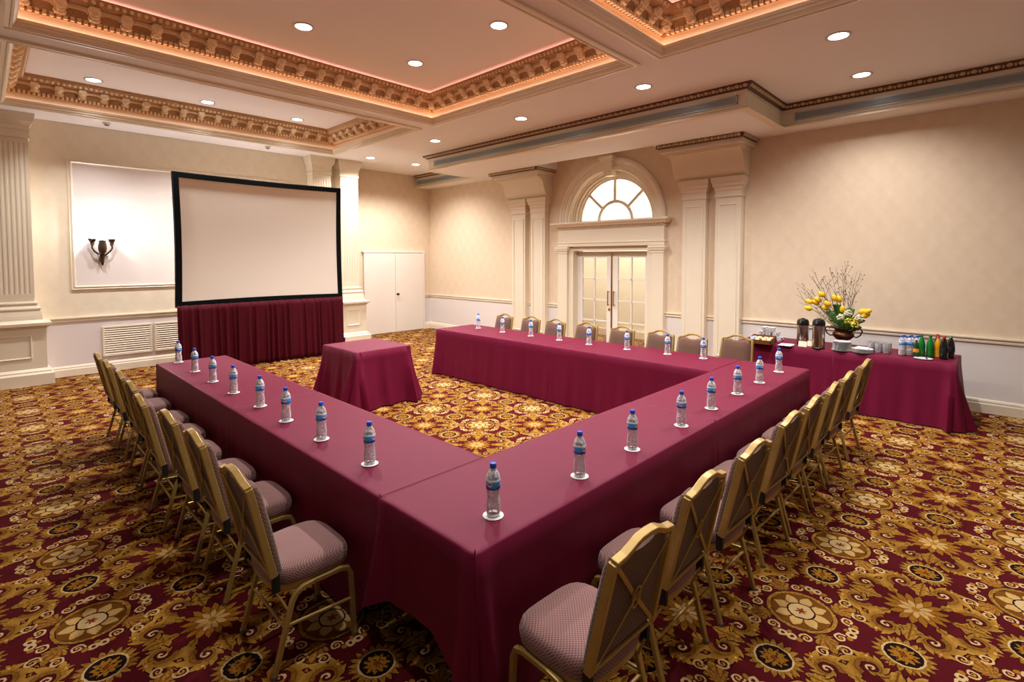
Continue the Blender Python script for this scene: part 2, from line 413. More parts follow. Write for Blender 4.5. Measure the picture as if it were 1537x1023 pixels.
# ------------------------------------------------------------------ room shell
T = 0
def trim_name():
    global T; T += 1; return 'trim_%d' % T
struct(MB().box(X0, X1, Y0, Y1, -.06, 0).build('floor', M['carpet']), 'burgundy carpet with gold sunflowers, medallions and acanthus scrolls', 'floor')

COF = [(.27, 5.2, 7.38, 10.30), (.27, 5.2, 3.20, 6.87), (.27, 5.2, -.9, 2.78)]   # ceiling coffers x0 x1 y0 y1
cl = MB()
cl.box(X0, .27, Y0, Y1, ZC, ZC+.05); cl.box(5.2, DX+.1, Y0, Y1, ZC, ZC+.05)
for a, b in ((Y0, -.9), (2.78, 3.2), (6.87, 7.38), (10.30, Y1)): cl.box(.27, 5.2, a, b, ZC, ZC+.05)
cl.box(X0, DX+.1, Y0, Y1, ZCOF, ZCOF+.1)
struct(cl.build('ceiling', M['ceil']), 'pale painted ceiling with beams between recessed coffers', 'ceiling')

# door wall with an arched opening and a door opening
DC = 5.73
wl = MB(); ZT = ZC+.05
ya, yb = 4.85, 6.61                       # door opening
sp, R0 = 2.68, .97                        # arch springing and radius
def wbox(y0, y1, z0, z1): wl.box(DX, DX+.34, y0, y1, z0, z1)
wbox(Y0, ya, 0, 2.12); wbox(yb, BY+.3, 0, 2.12); wbox(Y0, BY+.3, 2.12, sp)
wbox(Y0, DC-1.3, sp, ZT); wbox(DC+1.3, BY+.3, sp, ZT)
na = 32; ring_in, ring_out = [], []
for k in range(na+1):
    a = pi*k/na; c_, s_ = cos(a), sin(a); ring_in.append((DC+R0*c_, sp+R0*s_))
    t = min(1.3/abs(c_) if abs(c_) > 1e-6 else 9, (ZT-sp)/s_ if s_ > 1e-6 else 9); ring_out.append((DC+t*c_, sp+t*s_))
for k in range(na):
    q = [ring_in[k], ring_out[k], ring_out[k+1], ring_in[k+1]]
    wl.prism(q, lambda p, z, x: (x, p, z), DX, DX+.34)
# corner fillers where the fan meets the square
wl.box(DX+.30, DX+.34, DC-1.3, DC-.95, sp, ZT); wl.box(DX+.30, DX+.34, DC+.95, DC+1.3, sp, ZT)
struct(wl.build('wall_right', M['paper']), 'beige damask wall with glass doors and an arched fanlight')
w2 = MB().box(X0, 6.2, LY, LY+.2, 0, ZT); w2.box(6.0, 6.2, LY, BY+.2, 0, ZT)
struct(w2.build('wall_left', M['paper_screen']), 'cream wall behind the projection screen')
struct(MB().box(6.2, DX+.34, BY, BY+.2, 0, ZT).build('wall_back', M['paper']), 'beige wall around the plain storage doors')

# hallway beyond the glass doors
hw = MB().box(10.9, 11.0, 3.6, 8.2, 0, 4.1); hw.box(DX+.34, 11, 3.5, 3.6, 0, 4.1); hw.box(DX+.34, 11, 8.2, 8.3, 0, 4.1)
M['hall'] = mat('hall_paint', (246,238,222), .7, var=.03)
struct(hw.build('wall_hall', M['hall']), 'cream hallway wall seen through the glass doors')
struct(MB().box(DX+.34, 11, 3.5, 8.3, 4.0, 4.1).build('ceiling_hall', M['hall']), 'cream hallway ceiling above the fanlight', 'ceiling')
struct(MB().box(10.86, 10.9, 3.6, 8.2, 0, .16).build('baseboard_hall', M['cream_trim']), 'cream hallway baseboard seen through the glass', 'baseboard')
def lamp(name, kind, loc, power, color, parent=None, size=.1, rot=None, **k):
    l = bpy.data.lights.new(name, kind); l.energy = power; l.color = color
    for a, b in k.items(): setattr(l, a, b)
    if kind in ('POINT', 'SPOT'): l.shadow_soft_size = size
    o = bpy.data.objects.new(name, l); COL.objects.link(o); o.location = loc
    if rot: o.rotation_euler = rot
    if parent: o.parent = parent
    return o
hl = lamp('hall_light', 'AREA', (9.9, 5.8, 3.95), P_HALL, (1, .96, .88), shape='RECTANGLE', size_y=3.2); hl.data.size = 1.0

# baseboards and chair rails (profile (d, z) run along a wall)
BASE = [(0,0),(.03,0),(.03,.11),(.022,.125),(.022,.145),(.012,.165),(0,.17)]
def RAIL(z): return [(0,z-.075),(.018,z-.07),(.022,z-.052),(.014,z-.045),(.014,z-.03),(.035,z-.018),(.035,z),(0,z)]
def run_x(mb, prof, y, x0, x1, s=-1): mb.prism(prof, lambda d, z, t: (t, y+s*d, z), x0, x1)      # along X, sticking out to -Y
def run_y(mb, prof, x, y0, y1, s=-1): mb.prism(prof, lambda d, z, t: (x+s*d, t, z), y0, y1)
b = MB(); run_x(b, BASE, LY, -.1, 6.0); struct(b.build('baseboard_left', M['cream_trim']), 'white moulded baseboard under the screen wall', 'baseboard')
b = MB(); run_y(b, BASE, DX, Y0, 4.52); run_y(b, BASE, DX, 6.93, BY); struct(b.build('baseboard_right', M['cream_trim']), 'white moulded baseboard along the door wall', 'baseboard')
b = MB(); run_x(b, BASE, BY, 8.42, DX); struct(b.build('baseboard_back', M['cream_trim']), 'short white baseboard beside the storage doors', 'baseboard')
b = MB(); run_x(b, RAIL(.97), LY, .5, 6.0); struct(b.build(trim_name(), M['cream_trim']), 'cream chair rail on the screen wall', 'chair rail')
b = MB(); run_y(b, RAIL(.945), DX, Y0, 4.52); run_y(b, RAIL(.945), DX, 6.93, BY); struct(b.build(trim_name(), M['cream_trim']), 'cream chair rail along the beige door wall', 'chair rail')
b = MB(); run_x(b, RAIL(.945), BY, 8.42, DX); struct(b.build(trim_name(), M['cream_trim']), 'short cream chair rail beside the storage doors', 'chair rail')

# framed wall panel behind the sconce
def frame_panel(x0, x1, z0, z1, y):
    mb = MB()
    prof = [(0,0),(.0,.022),(.012,.03),(.026,.022),(.034,.03),(.05,.036),(.064,.02),(.07,0)]   # (inward, out)
    R = [[(x0+d, y-o, z0+d),(x1-d, y-o, z0+d),(x1-d, y-o, z1-d),(x0+d, y-o, z1-d)] for d, o in prof]
    mb.rings(R); return mb
struct(frame_panel(1.013, 4.72, 1.42, 3.58, LY).build(trim_name(), M['cream_trim'], bevel=0), 'cream moulded frame of the wall panel around the sconce', 'panel moulding')
struct(MB().box(1.08, 4.65, LY-.006, LY+.01, 1.49, 3.51).build('wall_panel', M['panel']), 'wall panel inside the moulded frame, sconce glow tinted into its colour', 'panel')

# ------------------------------------------------------------------ pilasters
def fluted(xc, yf, half, ztop_cap, name, label, wallY, pl=.0):
    root = bpy.data.objects.new(name, None); COL.objects.link(root); root.location = (xc, yf, 0)
    tag(root, label, 'pilaster', None, 'structure')
    D = wallY - yf
    # shaft with flutes
    nf = 6; w = 2*half; poly = [(-half, D), (-half, 0)]
    mrg = .035; pitch_ = (w-2*mrg)/nf
    for k in range(nf):
        x_ = -half+mrg+k*pitch_; g = pitch_*.62; xa = x_+(pitch_-g)/2
        for j in range(7):
            a = pi*j/6; poly.append((xa+g/2-g/2*cos(a), .007*sin(a)))
    poly += [(half, 0), (half, D)]
    sh = MB(); sh.prism(poly, lambda p, q, t: (p, q, t), 1.40, 3.70)
    sh.box(-half, half, 0, D, 1.25, 1.40); sh.box(-half, half, 0, D, 3.70, 3.80)
    sh.build('fluted_shaft', M['cream'], root)
    MB().rect(-half, half, 0, D, [(0,1.28),(.03,1.27),(.035,1.25),(.02,1.235),(.03,1.20),(.06,1.185),(.065,1.165),(.05,1.15),(.075,1.06),(.08,1.02),(.08,1.0)]).build('shaft_base', M['cream'], root)
    MB().rect(-half, half, 0, D, [(0,3.77),(.02,3.775),(.02,3.81),(.008,3.82),(.012,3.88),(.02,3.90),(.022,3.95),(.05,4.01),(.06,4.03),(.075,4.09),(.08,ztop_cap)]).build('capital', M['cream'], root)
    MB().rect(-half, half, 0, D, [(.11,.86),(.12,.885),(.15,.905),(.172,.915),(.175,.955),(.165,.965),(.10,.975),(.08,1.0)]).build('ledge', M['cream'], root)
    ph = half+.11
    pd = MB().box(-ph, ph, -.11, D, .17, .87); pd.build('pedestal', M['cream'], root)
    fr_ = MB(); x0_, x1_, z0_, z1_ = -ph+.19-pl, ph-.19, .43, .75
    R = [[(x0_-d, -.11-o, z0_-d),(x1_+d, -.11-o, z0_-d),(x1_+d, -.11-o, z1_+d),(x0_-d, -.11-o, z1_+d)] for d, o in ((.02,0),(.02,.012),(.008,.014),(0,.004),(-.01,.002))]
    fr_.rings(R).build('panel_moulding', M['cream_trim'], root)
    MB().rect(-half, half, 0, D, [(.185,0),(.185,.17),(.172,.185),(.15,.195),(.15,.215),(.13,.235),(.11,.25)]).build('plinth', M['cream'], root)
    return root
def pil(xc, yf, half, label, wallY, pl=0): return fluted(xc, yf, half, ZC, trim_name(), label, wallY, pl)
pil(.35, 10.86, .205, 'wide fluted cream pilaster on a panelled pedestal left of the sconce', LY, .16)
pil(5.215, 10.86, .205, 'fluted cream pilaster rising just behind the right edge of the screen', LY)
pil(5.86, 10.86, .215, 'fluted cream pilaster on pedestal beside the storage doors', LY)

def panel_pilaster(yc, label):
    root = bpy.data.objects.new(trim_name(), None); COL.objects.link(root); root.location = (DX, yc, 0)
    tag(root, label, 'pilaster', None, 'structure'); h, d = .205, .13
    MB().box(-d, 0, -h, h, 0, 2.96).build('shaft', M['cream'], root)
    R = [[(-d-o, -h+.05+q, .30+q), (-d-o, h-.05-q, .30+q), (-d-o, h-.05-q, 2.82-q), (-d-o, -h+.05+q, 2.82-q)] for q, o in ((0,0),(0,.012),(.012,.014),(.02,.003),(.03,.002))]
    MB().rings(R).build('panel_moulding', M['cream_trim'], root)
    MB().rect(-d, 0, -h, h, [(.0,2.93),(.018,2.935),(.018,2.965),(.006,2.975),(.008,3.03),(.02,3.05),(.022,3.09),(.045,3.12),(.045,3.15),(.065,3.19),(.07,3.26)]).build('capital', M['cream'], root)
    MB().rect(-d, 0, -h, h, [(.03,0),(.03,.16),(.015,.18),(0,.2)]).build('plinth', M['cream'], root)
    return root
panel_pilaster(3.93, 'panelled cream pilaster nearest the right side of the doorway')
panel_pilaster(3.35, 'panelled cream pilaster beside the coffee table, outer of the right pair')
panel_pilaster(7.50, 'panelled cream pilaster nearest the left side of the doorway')
panel_pilaster(8.08, 'panelled cream pilaster towards the storage corner, outer of the left pair')

def eggs(mb, x0, y0, x1, y1, z, nx, ny, step, rx, rz):
    """a row of ovals from (x0,y0) to (x1,y1) on a face whose outward normal is (nx,ny)"""
    Ln = math.hypot(x1-x0, y1-y0); n = max(1, int(Ln/step)); tx, ty = (x1-x0)/Ln, (y1-y0)/Ln
    for k in range(n):
        s = (k+.5)*Ln/n; c = (x0+tx*s, y0+ty*s, z)
        if abs(nx) > .5: mb.ball(c, rx*.7, rx, rz, 8, 6)
        else: mb.ball(c, rx, rx*.7, rz, 8, 6)
        s2 = s+Ln/n/2; w = step*.10
        if k < n-1:
            c = (x0+tx*s2, y0+ty*s2); e = .012
            mb.box(c[0]-(w if abs(tx) > .5 else e), c[0]+(w if abs(tx) > .5 else e), c[1]-(w if abs(ty) > .5 else e), c[1]+(w if abs(ty) > .5 else e), z-rz*.9, z+rz*.8)
def console(yc, label):
    root = bpy.data.objects.new(trim_name(), None); COL.objects.link(root); root.location = (DX, yc, 0)
    tag(root, label, 'bracket', None, 'structure')
    f = lambda p, q, t: (p, t, q)
    cv = [(0, 3.65), (-.475, 3.65), (-.42,3.644), (-.37,3.625), (-.325,3.585), (-.295,3.535), (-.278,3.47), (-.262,3.41), (-.237,3.36), (-.20,3.315), (-.155,3.28), (-.13,3.262), (0, 3.262)]
    MB().prism(cv, f, -.60, .60).build('scroll_body', M['cream'], root, smooth=True)
    MB().box(-.50, 0, -.625, .625, 3.645, 3.70).build('lower_block', M['cream'], root, bevel=.006)
    MB().box(-.59, 0, -.685, .685, 3.70, 3.775).build('upper_block', M['cream'], root, bevel=.006)
    MB().box(-.655, 0, -.715, .715, 3.775, 3.83).build('cornice_ground', M['egg_dark'], root)
    e = MB(); eggs(e, -.665, -.71, -.665, .71, 3.800, -1, 0, .10, .034, .024); eggs(e, -.655, -.722, 0, -.722, 3.800, 0, -1, .10, .034, .024); eggs(e, -.655, .722, 0, .722, 3.800, 0, 1, .10, .034, .024)
    e.build('egg_and_dart_moulding', M['egg'], root, smooth='all')
    # raised block above the cornice on the recess side
    return root
console(3.66, 'large cream scrolled bracket above the pilasters right of the doorway')
console(7.80, 'large cream scrolled bracket above the pilasters left of the doorway')

# ------------------------------------------------------------------ soffits with air grilles
XM, XR = 6.80, 8.20
sf = MB()
# underside is open above the doorway between the brackets
y_a, y_b = 4.42, 7.05
sf.box(XM+.05, DX, 2.50, y_a, ZS, ZC); sf.box(XM+.05, DX, y_b, 9.15, ZS, ZC); sf.box(XM+.05, 7.95, y_a, y_b, ZS, ZC); sf.box(7.95, DX, y_a, y_b, 4.0, ZC)
sf.box(XR+.05, DX, Y0, 2.50, ZS, ZC); sf.box(XR+.05, DX, 9.15, BY, ZS, ZC)
sroot = sf.build('ceiling_soffit', M['ceil']); struct(sroot, 'dropped ceiling soffit with grilles along the door wall', 'soffit')
sfc = MB()
def soffit_face(prof, mb):
    # (outward offset, z) profile swept along the plan line of the soffit
    plan = [(XR, Y0, -1, 0), (XR, 2.45, -1, -1), (XM, 2.45, -1, -1), (XM, 9.20, -1, 1), (XR, 9.20, -1, 1), (XR, BY, -1, 0)]
    R = []
    for d, z in prof:
        R.append([(x+.03-d if sx else x, (y+.03+(-d if sy < 0 else 0)) if sy < 0 else (y-.03+d if sy > 0 else y), z) for x, y, sx, sy in plan])
    mb.rings(R, closed=False)
soffit_face([(0,4.10),(.012,4.09),(.012,4.03),(.0,4.025),(.0,3.892),(.014,3.888),(.014,3.876),(.004,3.872),(.03,3.862),(.034,3.85),(.055,3.842),(.06,3.826),(.045,3.82),(.03,3.826),(-.06,3.826)], sfc)
sfc.build('soffit_fascia', M['cream_trim'], sroot)
sd = MB(); soffit_face([(0,ZC),(.10,ZC),(.085,4.125),(.05,4.10),(.03,4.085),(.0,4.08)], sd); sd.build('cornice_ground', M['egg_dark'], sroot)
se = MB(); zE = 4.118
eggs(se, XR-.04, Y0, XR-.04, 2.43, zE, -1, 0, .10, .034, .026); eggs(se, XM-.04, 2.41, XR-.04, 2.41, zE, 0, -1, .10, .034, .026)
eggs(se, XM-.04, 2.42, XM-.04, 9.22, zE, -1, 0, .10, .034, .026); eggs(se, XM-.04, 9.23, XR-.04, 9.23, zE, 0, 1, .10, .034, .026); eggs(se, XR-.04, 9.25, XR-.04, BY, zE, -1, 0, .10, .034, .026)
se.build('egg_and_dart_moulding', M['egg'], sroot, smooth='all')
def grille(x, y0, y1, label):
    r = thing('air_grille', label, 'air vent', (x, (y0+y1)/2, 3.915)); h = (y1-y0)/2
    fb = MB(); 
    for a0, a1, c0, c1 in ((-h, h, 0, .012), (-h, h, .098, .11), (-h, -h+.015, 0, .11), (h-.015, h, 0, .11)): fb.box(-.004, .02, a0, a1, c0, c1)
    fb.build('frame', M['grille'], r)
    MB().box(.016, .026, -h, h, .005, .105).build('duct_back', M['grille'], r)
    s_ = MB()
    for k in range(7): 
        z = .018+k*.0125; s_.add([(0,-h,z),(.016,-h,z-.007),(.016,h,z-.007),(0,h,z),(0,-h,z+.0045),(.016,-h,z-.0025),(.016,h,z-.0025),(0,h,z+.0045)], [(0,1,2,3),(7,6,5,4),(0,4,5,1),(1,5,6,2),(2,6,7,3),(3,7,4,0)])
    s_.build('louvre_slats', M['grille'], r)
grille(XM+.012, 2.58, 8.97, 'long grey air grille in the soffit above the glass doors')
grille(XR+.012, -1.8, 2.30, 'grey air grille in the soffit above the coffee table wall')
grille(XR+.012, 9.45, 11.55, 'short grey air grille in the far corner soffit')

# ------------------------------------------------------------------ ceiling coffers
def coffer(i, rc, sides, warm, label):
    x0, x1, y0, y1 = rc
    root = bpy.data.objects.new(trim_name(), None); COL.objects.link(root); root.location = ((x0+x1)/2, (y0+y1)/2, ZC)
    tag(root, label, 'coffer cornice', None, 'structure')
    ox, oy = root.location.x, root.location.y; A = (x0-ox, x1-ox, y0-oy, y1-oy)
    def ringo(prof, name, m, smooth=False):
        mb = MB(); mb.rect(*A, [(-d, z-ZC) for d, z in prof], False, False); return mb.build(name, m, root, smooth)
    ringo([(-.10, 4.150),(-.10,4.128),(-.085,4.122),(-.055,4.122),(-.05,4.132),(-.02,4.135),(-.015,4.125),(.0,4.125),(.006,4.15),(.022,4.156),(.022,4.18),(.036,4.186),(.036,4.215),(.025,4.222),(-.05,4.222)], 'opening_moulding', M['cream_trim'])
    ringo([(-.05,4.20),(-.05,4.32)], 'cove_face', M['cream_trim'])
    if warm: ringo([(-.046,4.224),(-.010,4.224),(-.010,4.232),(-.046,4.232),(-.046,4.224)], 'led_strip', M['led'])
    else: ringo([(-.046,4.224),(-.010,4.224),(-.010,4.232),(-.046,4.232),(-.046,4.224)], 'led_strip', M['led_soft'])
    ringo([(-.06,4.315),(.0,4.315),(.0,4.325),(.008,4.33),(.008,4.355),(.03,4.36),(.03,4.365),(.05,4.41),(.085,4.46),(.12,4.468),(.15,4.475)], 'carved_band', M['carved'])
    ringo([(.15,4.475),(.165,4.478),(.215,4.512),(.225,4.525),(.225,4.531),(.212,4.531),(.165,4.49)] if warm else [(.15,4.475),(.165,4.478),(.215,4.512),(.228,4.53),(.24,ZCOF)], 'egg_ground', M['carved'])
    if warm:
        ringo([(.12,4.498),(.15,4.498),(.15,4.505),(.12,4.505),(.12,4.498)], 'led_strip', M['led_pink'])
    # sides: list of '+x','-x','+y','-y' that the room sees
    mod_mesh = None
    dn, eg, ar = MB(), MB(), MB()
    mods = []
    for sd_ in sides:
        if sd_[1] == 'y':
            s = 1 if sd_[0] == '+' else -1; a0, a1 = A[0], A[1]; e = A[3] if s > 0 else A[2]
            f = (lambda t, d, z, e=e, s=s: (t, e-s*d, z-ZC)); rot = -pi/2*s
        else:
            s = 1 if sd_[0] == '+' else -1; a0, a1 = A[2], A[3]; e = A[1] if s > 0 else A[0]
            f = (lambda t, d, z, e=e, s=s: (e-s*d, t, z-ZC)); rot = pi if s > 0 else 0
        Ln = a1-a0
        n = int((Ln-.1)/.052)
        for k in range(n):                                   # dentils
            t = a0+.05+(k+.5)*(Ln-.1)/n; q = [(t-.0145,.0),(t+.0145,.0),(t+.0145,.042),(t-.0145,.042)]
            dn.rings([[f(p, d, z) for p, d in q] for z in (4.318, 4.358)], True, True, True)
        n = int((Ln-.5)/.062)
        for k in range(n):                                   # eggs under the coffer ceiling
            t = a0+.25+(k+.5)*(Ln-.5)/n; c = f(t, .198, 4.502); eg.ball(c, .021, .021, .026, 6, 5)
        n = int(round((Ln-.16)/.27)); st = (Ln-.16)/n
        for k in range(n+1):
            t = a0+.08+k*st; mods.append((f(t, 0, ZC), rot))
            if k < n:                                        # arched plate between two brackets
                tc_ = t+st/2; hw_ = st/2-.045; poly = [(tc_-hw_, 4.472), (tc_-hw_, 4.412)]
                for j in range(9): a = pi-pi*j/8; poly.append((tc_+hw_*.90*(abs(cos(a))**.6*(1 if cos(a) > 0 else -1)), 4.412+.020*sin(a)))
                poly += [(tc_+hw_, 4.412), (tc_+hw_, 4.472)]
                ar.rings([[f(p, d, z) for p, z in poly] for d in (.05, .100)], True, True, True)
    dn.build('dentil_moulding', M['carved_light'], root); eg.build('egg_and_dart_moulding', M['carved_light'], root, smooth='all'); ar.build('arched_plate_moulding', M['carved_light'], root)
    global MODM
    for loc, rot in mods:
        o = bpy.data.objects.new('modillion', MODM); COL.objects.link(o); o.parent = root; o.location = (loc[0], loc[1], 0); o.rotation_euler = (0, 0, rot)
def modillion_mesh():
    mb = MB(); w = .042
    pr = [(0,4.362),(.03,4.350),(.06,4.350),(.082,4.362),(.086,4.382),(.10,4.396),(.135,4.404),(.158,4.424),(.164,4.450),(.158,4.472),(0,4.472)]
    mb.prism(pr, lambda d, z, t: (d, t, z-ZC), -w, w)
    for k in range(3): mb.ball((.078+.026*k, 0, 4.362+.022*k-ZC), .026, w*.8, .024, 8, 5)      # leaf along the belly
    for s in (-1, 1): mb.ball((.128, s*w, 4.436-ZC), .026, .016, .028, 8, 5); mb.ball((.06, s*w, 4.376-ZC), .02, .012, .02, 8, 5)   # volutes
    return mb.mesh('modillion', M['carved_light'], True)
MODM = modillion_mesh()
coffer(0, COF[0], ('+y', '+x', '-x'), False, 'carved tan cornice of the ceiling coffer nearest the screen wall')
coffer(1, COF[1], ('+y', '+x'), True, 'carved cornice of the middle ceiling coffer glowing orange pink')
coffer(2, COF[2], ('+y', '+x'), True, 'carved glowing cornice of the nearest ceiling coffer at the top edge')

# ------------------------------------------------------------------ downlights
def make_down():
    r = thing('downlight', '', 'downlight')
    MB().lathe([(.115,.0),(.118,-.006),(.105,-.010),(.088,-.006),(.088,.0)], 28, cap0=False, cap1=False).build('trim_ring', M['ring'], r, smooth=True)
    MB().lathe([(.088,-.0045),(.0005,-.0045)], 28, cap0=False, cap1=False).build('lamp_lens', M['lamp'], r)
    return r
DL0 = make_down(); DLT = tree_of(DL0); dl_first = [True]
def down(x, y, z, label, power=P_DOWN, cone=145):
    if dl_first[0]: o = DL0; o.location = (x, y, z); o['label'] = label; dl_first[0] = False
    else: o = dup(DL0, DLT, (x, y, z), 0, label)
    o['group'] = 'recessed ceiling downlights'
    lamp('downlight_lamp', 'SPOT', (0, 0, -.03), power, C_DOWN, o, size=.06, spot_size=radians(cone), spot_blend=.7)
for k, y in enumerate((1.30, 3.48, 5.65, 7.87, 10.2)):
    down(6.02, y, ZC, 'round downlight in the flat ceiling strip, %s from the camera end of its row' % ORD[k])
down(7.48, 1.36, ZC, 'round downlight near the soffit above the coffee table', P_DOWN*.6)
down(7.19, 10.16, ZC, 'round downlight near the far corner soffit')
down(2.62, 5.84, ZCOF, 'round downlight in the middle coffer, left of the two near its cornice', P_DOWN*1.3, cone=140)
down(4.14, 5.84, ZCOF, 'round downlight in the middle coffer, close to its far right corner', P_DOWN*1.3, cone=140)
down(4.14, 4.23, ZCOF, 'large looking round downlight in the middle coffer, nearest the ceiling beam', P_DOWN*1.3, cone=140)
for k, x in enumerate((1.23, 2.72, 4.23)):
    down(x, 9.77, ZCOF, 'round downlight in the white screen coffer, %s from its left end' % ORD[k], P_DOWN*1.0, cone=113)
for k, (x, y) in enumerate(((1.2, 1.75), (2.62, 1.75), (4.14, 1.75), (4.14, .2))):  # out of view, added to brighten the near tables and chairs
    down(x, y, ZCOF, 'unseen downlight added in the nearest coffer, %s counting from its left' % ORD[k], P_DOWN*.5, cone=112)
def detector(x, y, label):
    r = thing('smoke_detector', label, 'smoke detector', (x, y, ZC))
    MB().lathe([(.055,0),(.055,-.018),(.045,-.03)], 20).build('base', M['ring'], r, True)
    MB().lathe([(.032,-.028),(.032,-.045),(.02,-.052)], 16).build('sensor_head', M['steel_foot'], r, True)
detector(1.49, 10.66, 'small grey smoke detector on the white ceiling strip nearest the sconce')
detector(4.0, 10.62, 'small grey smoke detector on the white ceiling strip above the screen')

# ------------------------------------------------------------------ doorway, doors and fanlight
FX = DX-.10                                    # face of the casing
root = bpy.data.objects.new(trim_name(), None); COL.objects.link(root); root.location = (DX, DC, 0); tag(root, 'cream classical door surround with arch, keystone and entablature', 'door surround', None, 'structure')
for s, nm in ((-1, 1), (1, 2)):
    a0, a1 = (.98, 1.225) if s > 0 else (-1.225, -.98)
    MB().box(-.10, 0, a0, a1, 0, 2.10).build('door_pilaster', M['cream'], root, bevel=.004)
    MB().rect(-.10, .0, a0, a1, [(0,2.03),(.012,2.035),(.012,2.06),(.03,2.085),(.04,2.12),(.05,2.13),(.05,2.165),(.0,2.17)]).build('capital', M['cream_trim'], root)
    MB().rect(-.10, .0, a0, a1, [(.02,0),(.02,.2),(0,.22)]).build('plinth', M['cream'], root)
    j0, j1 = (.86, .99) if s > 0 else (-.99, -.86)
    MB().box(-.04, .2, j0, j1, 0, 2.16).build('jamb', M['cream'], root, bevel=.004)
MB().box(-.03, .2, -.99, .99, 2.085, 2.20).build('head', M['cream'], root, bevel=.004)
MB().rect(-.09, 0, -1.225, 1.225, [(.0,2.17),(.012,2.175),(.012,2.23),(.025,2.24),(.025,2.26),(.0,2.27),(.0,2.52),(.015,2.525),(.02,2.55)]).build('frieze', M['cream'], root)
MB().rect(-.09, 0, -1.225, 1.225, [(.02,2.575),(.06,2.58),(.075,2.60),(.11,2.625),(.13,2.64),(.13,2.67),(.0,2.68)]).build('ledge', M['cream_trim'], root)
d_ = MB()
for k in range(60):
    y = -1.235+.02+k*2.43/60; d_.box(-.135, -.09, y, y+.022, 2.545, 2.578)
d_.box(-.115, 0, -1.245, 1.245, 2.545, 2.578)
d_.build('dentil_moulding', M['egg'], root)
# arch: sweep a stepped profile round the semicircle (r, x)
pr = [(1.225,0),(1.225,-.055),(1.20,-.075),(1.17,-.078),(1.15,-.06),(1.11,-.06),(1.10,-.045),(1.03,-.045),(1.02,-.03),(.99,-.03),(.975,.0),(.975,.06),(.95,.065),(.95,.10),(.90,.11),(.90,.15),(.86,.16),(.86,.24)]
mb = MB(); mb.rings([[(x, r*cos(pi*k/48), sp+r*sin(pi*k/48)) for k in range(49)] for r, x in pr], closed=False)
mb.build('arch_moulding', M['cream_trim'], root, smooth=True)
ks = MB(); ks.rings([[(x, -h, z), (x, h, z), (.1, h, z), (.1, -h, z)] for z, h, x in ((3.55,.085,-.05),(3.60,.09,-.09),(3.84,.125,-.12),(3.85,.15,-.14),(3.90,.165,-.16),(3.93,.165,-.16))], True, True, True)
ks.build('keystone', M['cream'], root, bevel=.004)
# fanlight
fl = bpy.data.objects.new('window_1', None); COL.objects.link(fl); fl.location = (DX+.22, DC, sp); tag(fl, 'half round fanlight of bright glass above the doors', 'window', None, 'structure')
gm, gnt, gb = newmat('lit_frosted_glass'); gb.inputs['Base Color'].default_value = (.95,.95,.93,1); gb.inputs['Roughness'].default_value = .35; gb.inputs['Transmission Weight'].default_value = .0
_tl = gnt.nodes.new('ShaderNodeBsdfTranslucent'); _tl.inputs[0].default_value = (.95,.95,.92,1)
_no = gnt.nodes.new('ShaderNodeTexNoise'); _no.inputs['Scale'].default_value = 4
_mx = gnt.nodes.new('ShaderNodeMixShader'); _mx.inputs[0].default_value = .75
gnt.links.new(gb.outputs[0], _mx.inputs[1]); gnt.links.new(_tl.outputs[0], _mx.inputs[2]); gnt.links.new(_mx.outputs[0], gnt.nodes['Material Output'].inputs[0])
g_ = MB(); g_.add([(.03, 0, 0)]+[(.03, .86*cos(pi*k/40), .86*sin(pi*k/40)) for k in range(41)], [(0, k+1, k+2) for k in range(40)]); g_.build('pane', gm, fl, solid=.006)
def arc_bar(r, w): 
    m_ = MB(); m_.tube([(0, r*cos(pi*k/32), r*sin(pi*k/32)) for k in range(33)], [(-w/2,-.02),(w/2,-.02),(w/2,.02),(-w/2,.02)], up=(1,0,0)); return m_
arc_bar(.39, .06).build('mullion', M['white_door'], fl); arc_bar(.85, .05).build('outer_frame', M['white_door'], fl)
for a in (42, 90, 138):
    m_ = MB(); c_, s_ = cos(radians(a)), sin(radians(a)); m_.tube([(0, .39*c_, .39*s_), (0, .86*c_, .86*s_)], [(-.027,-.03),(.027,-.03),(.027,.02),(-.027,.02)], up=(1,0,0)); m_.build('mullion', M['white_door'], fl)
MB().box(-.02, .02, -.87, .87, -.02, .03).build('sill', M['white_door'], fl)
lamp('fanlight_fill_light', 'AREA', (DX+1.1, DC, 3.25), 12, (1, .97, .90), rot=(0, radians(90), 0), shape='RECTANGLE', size_y=2.4).data.size = 1.3  # unseen area light added behind the pane so the glass glows white
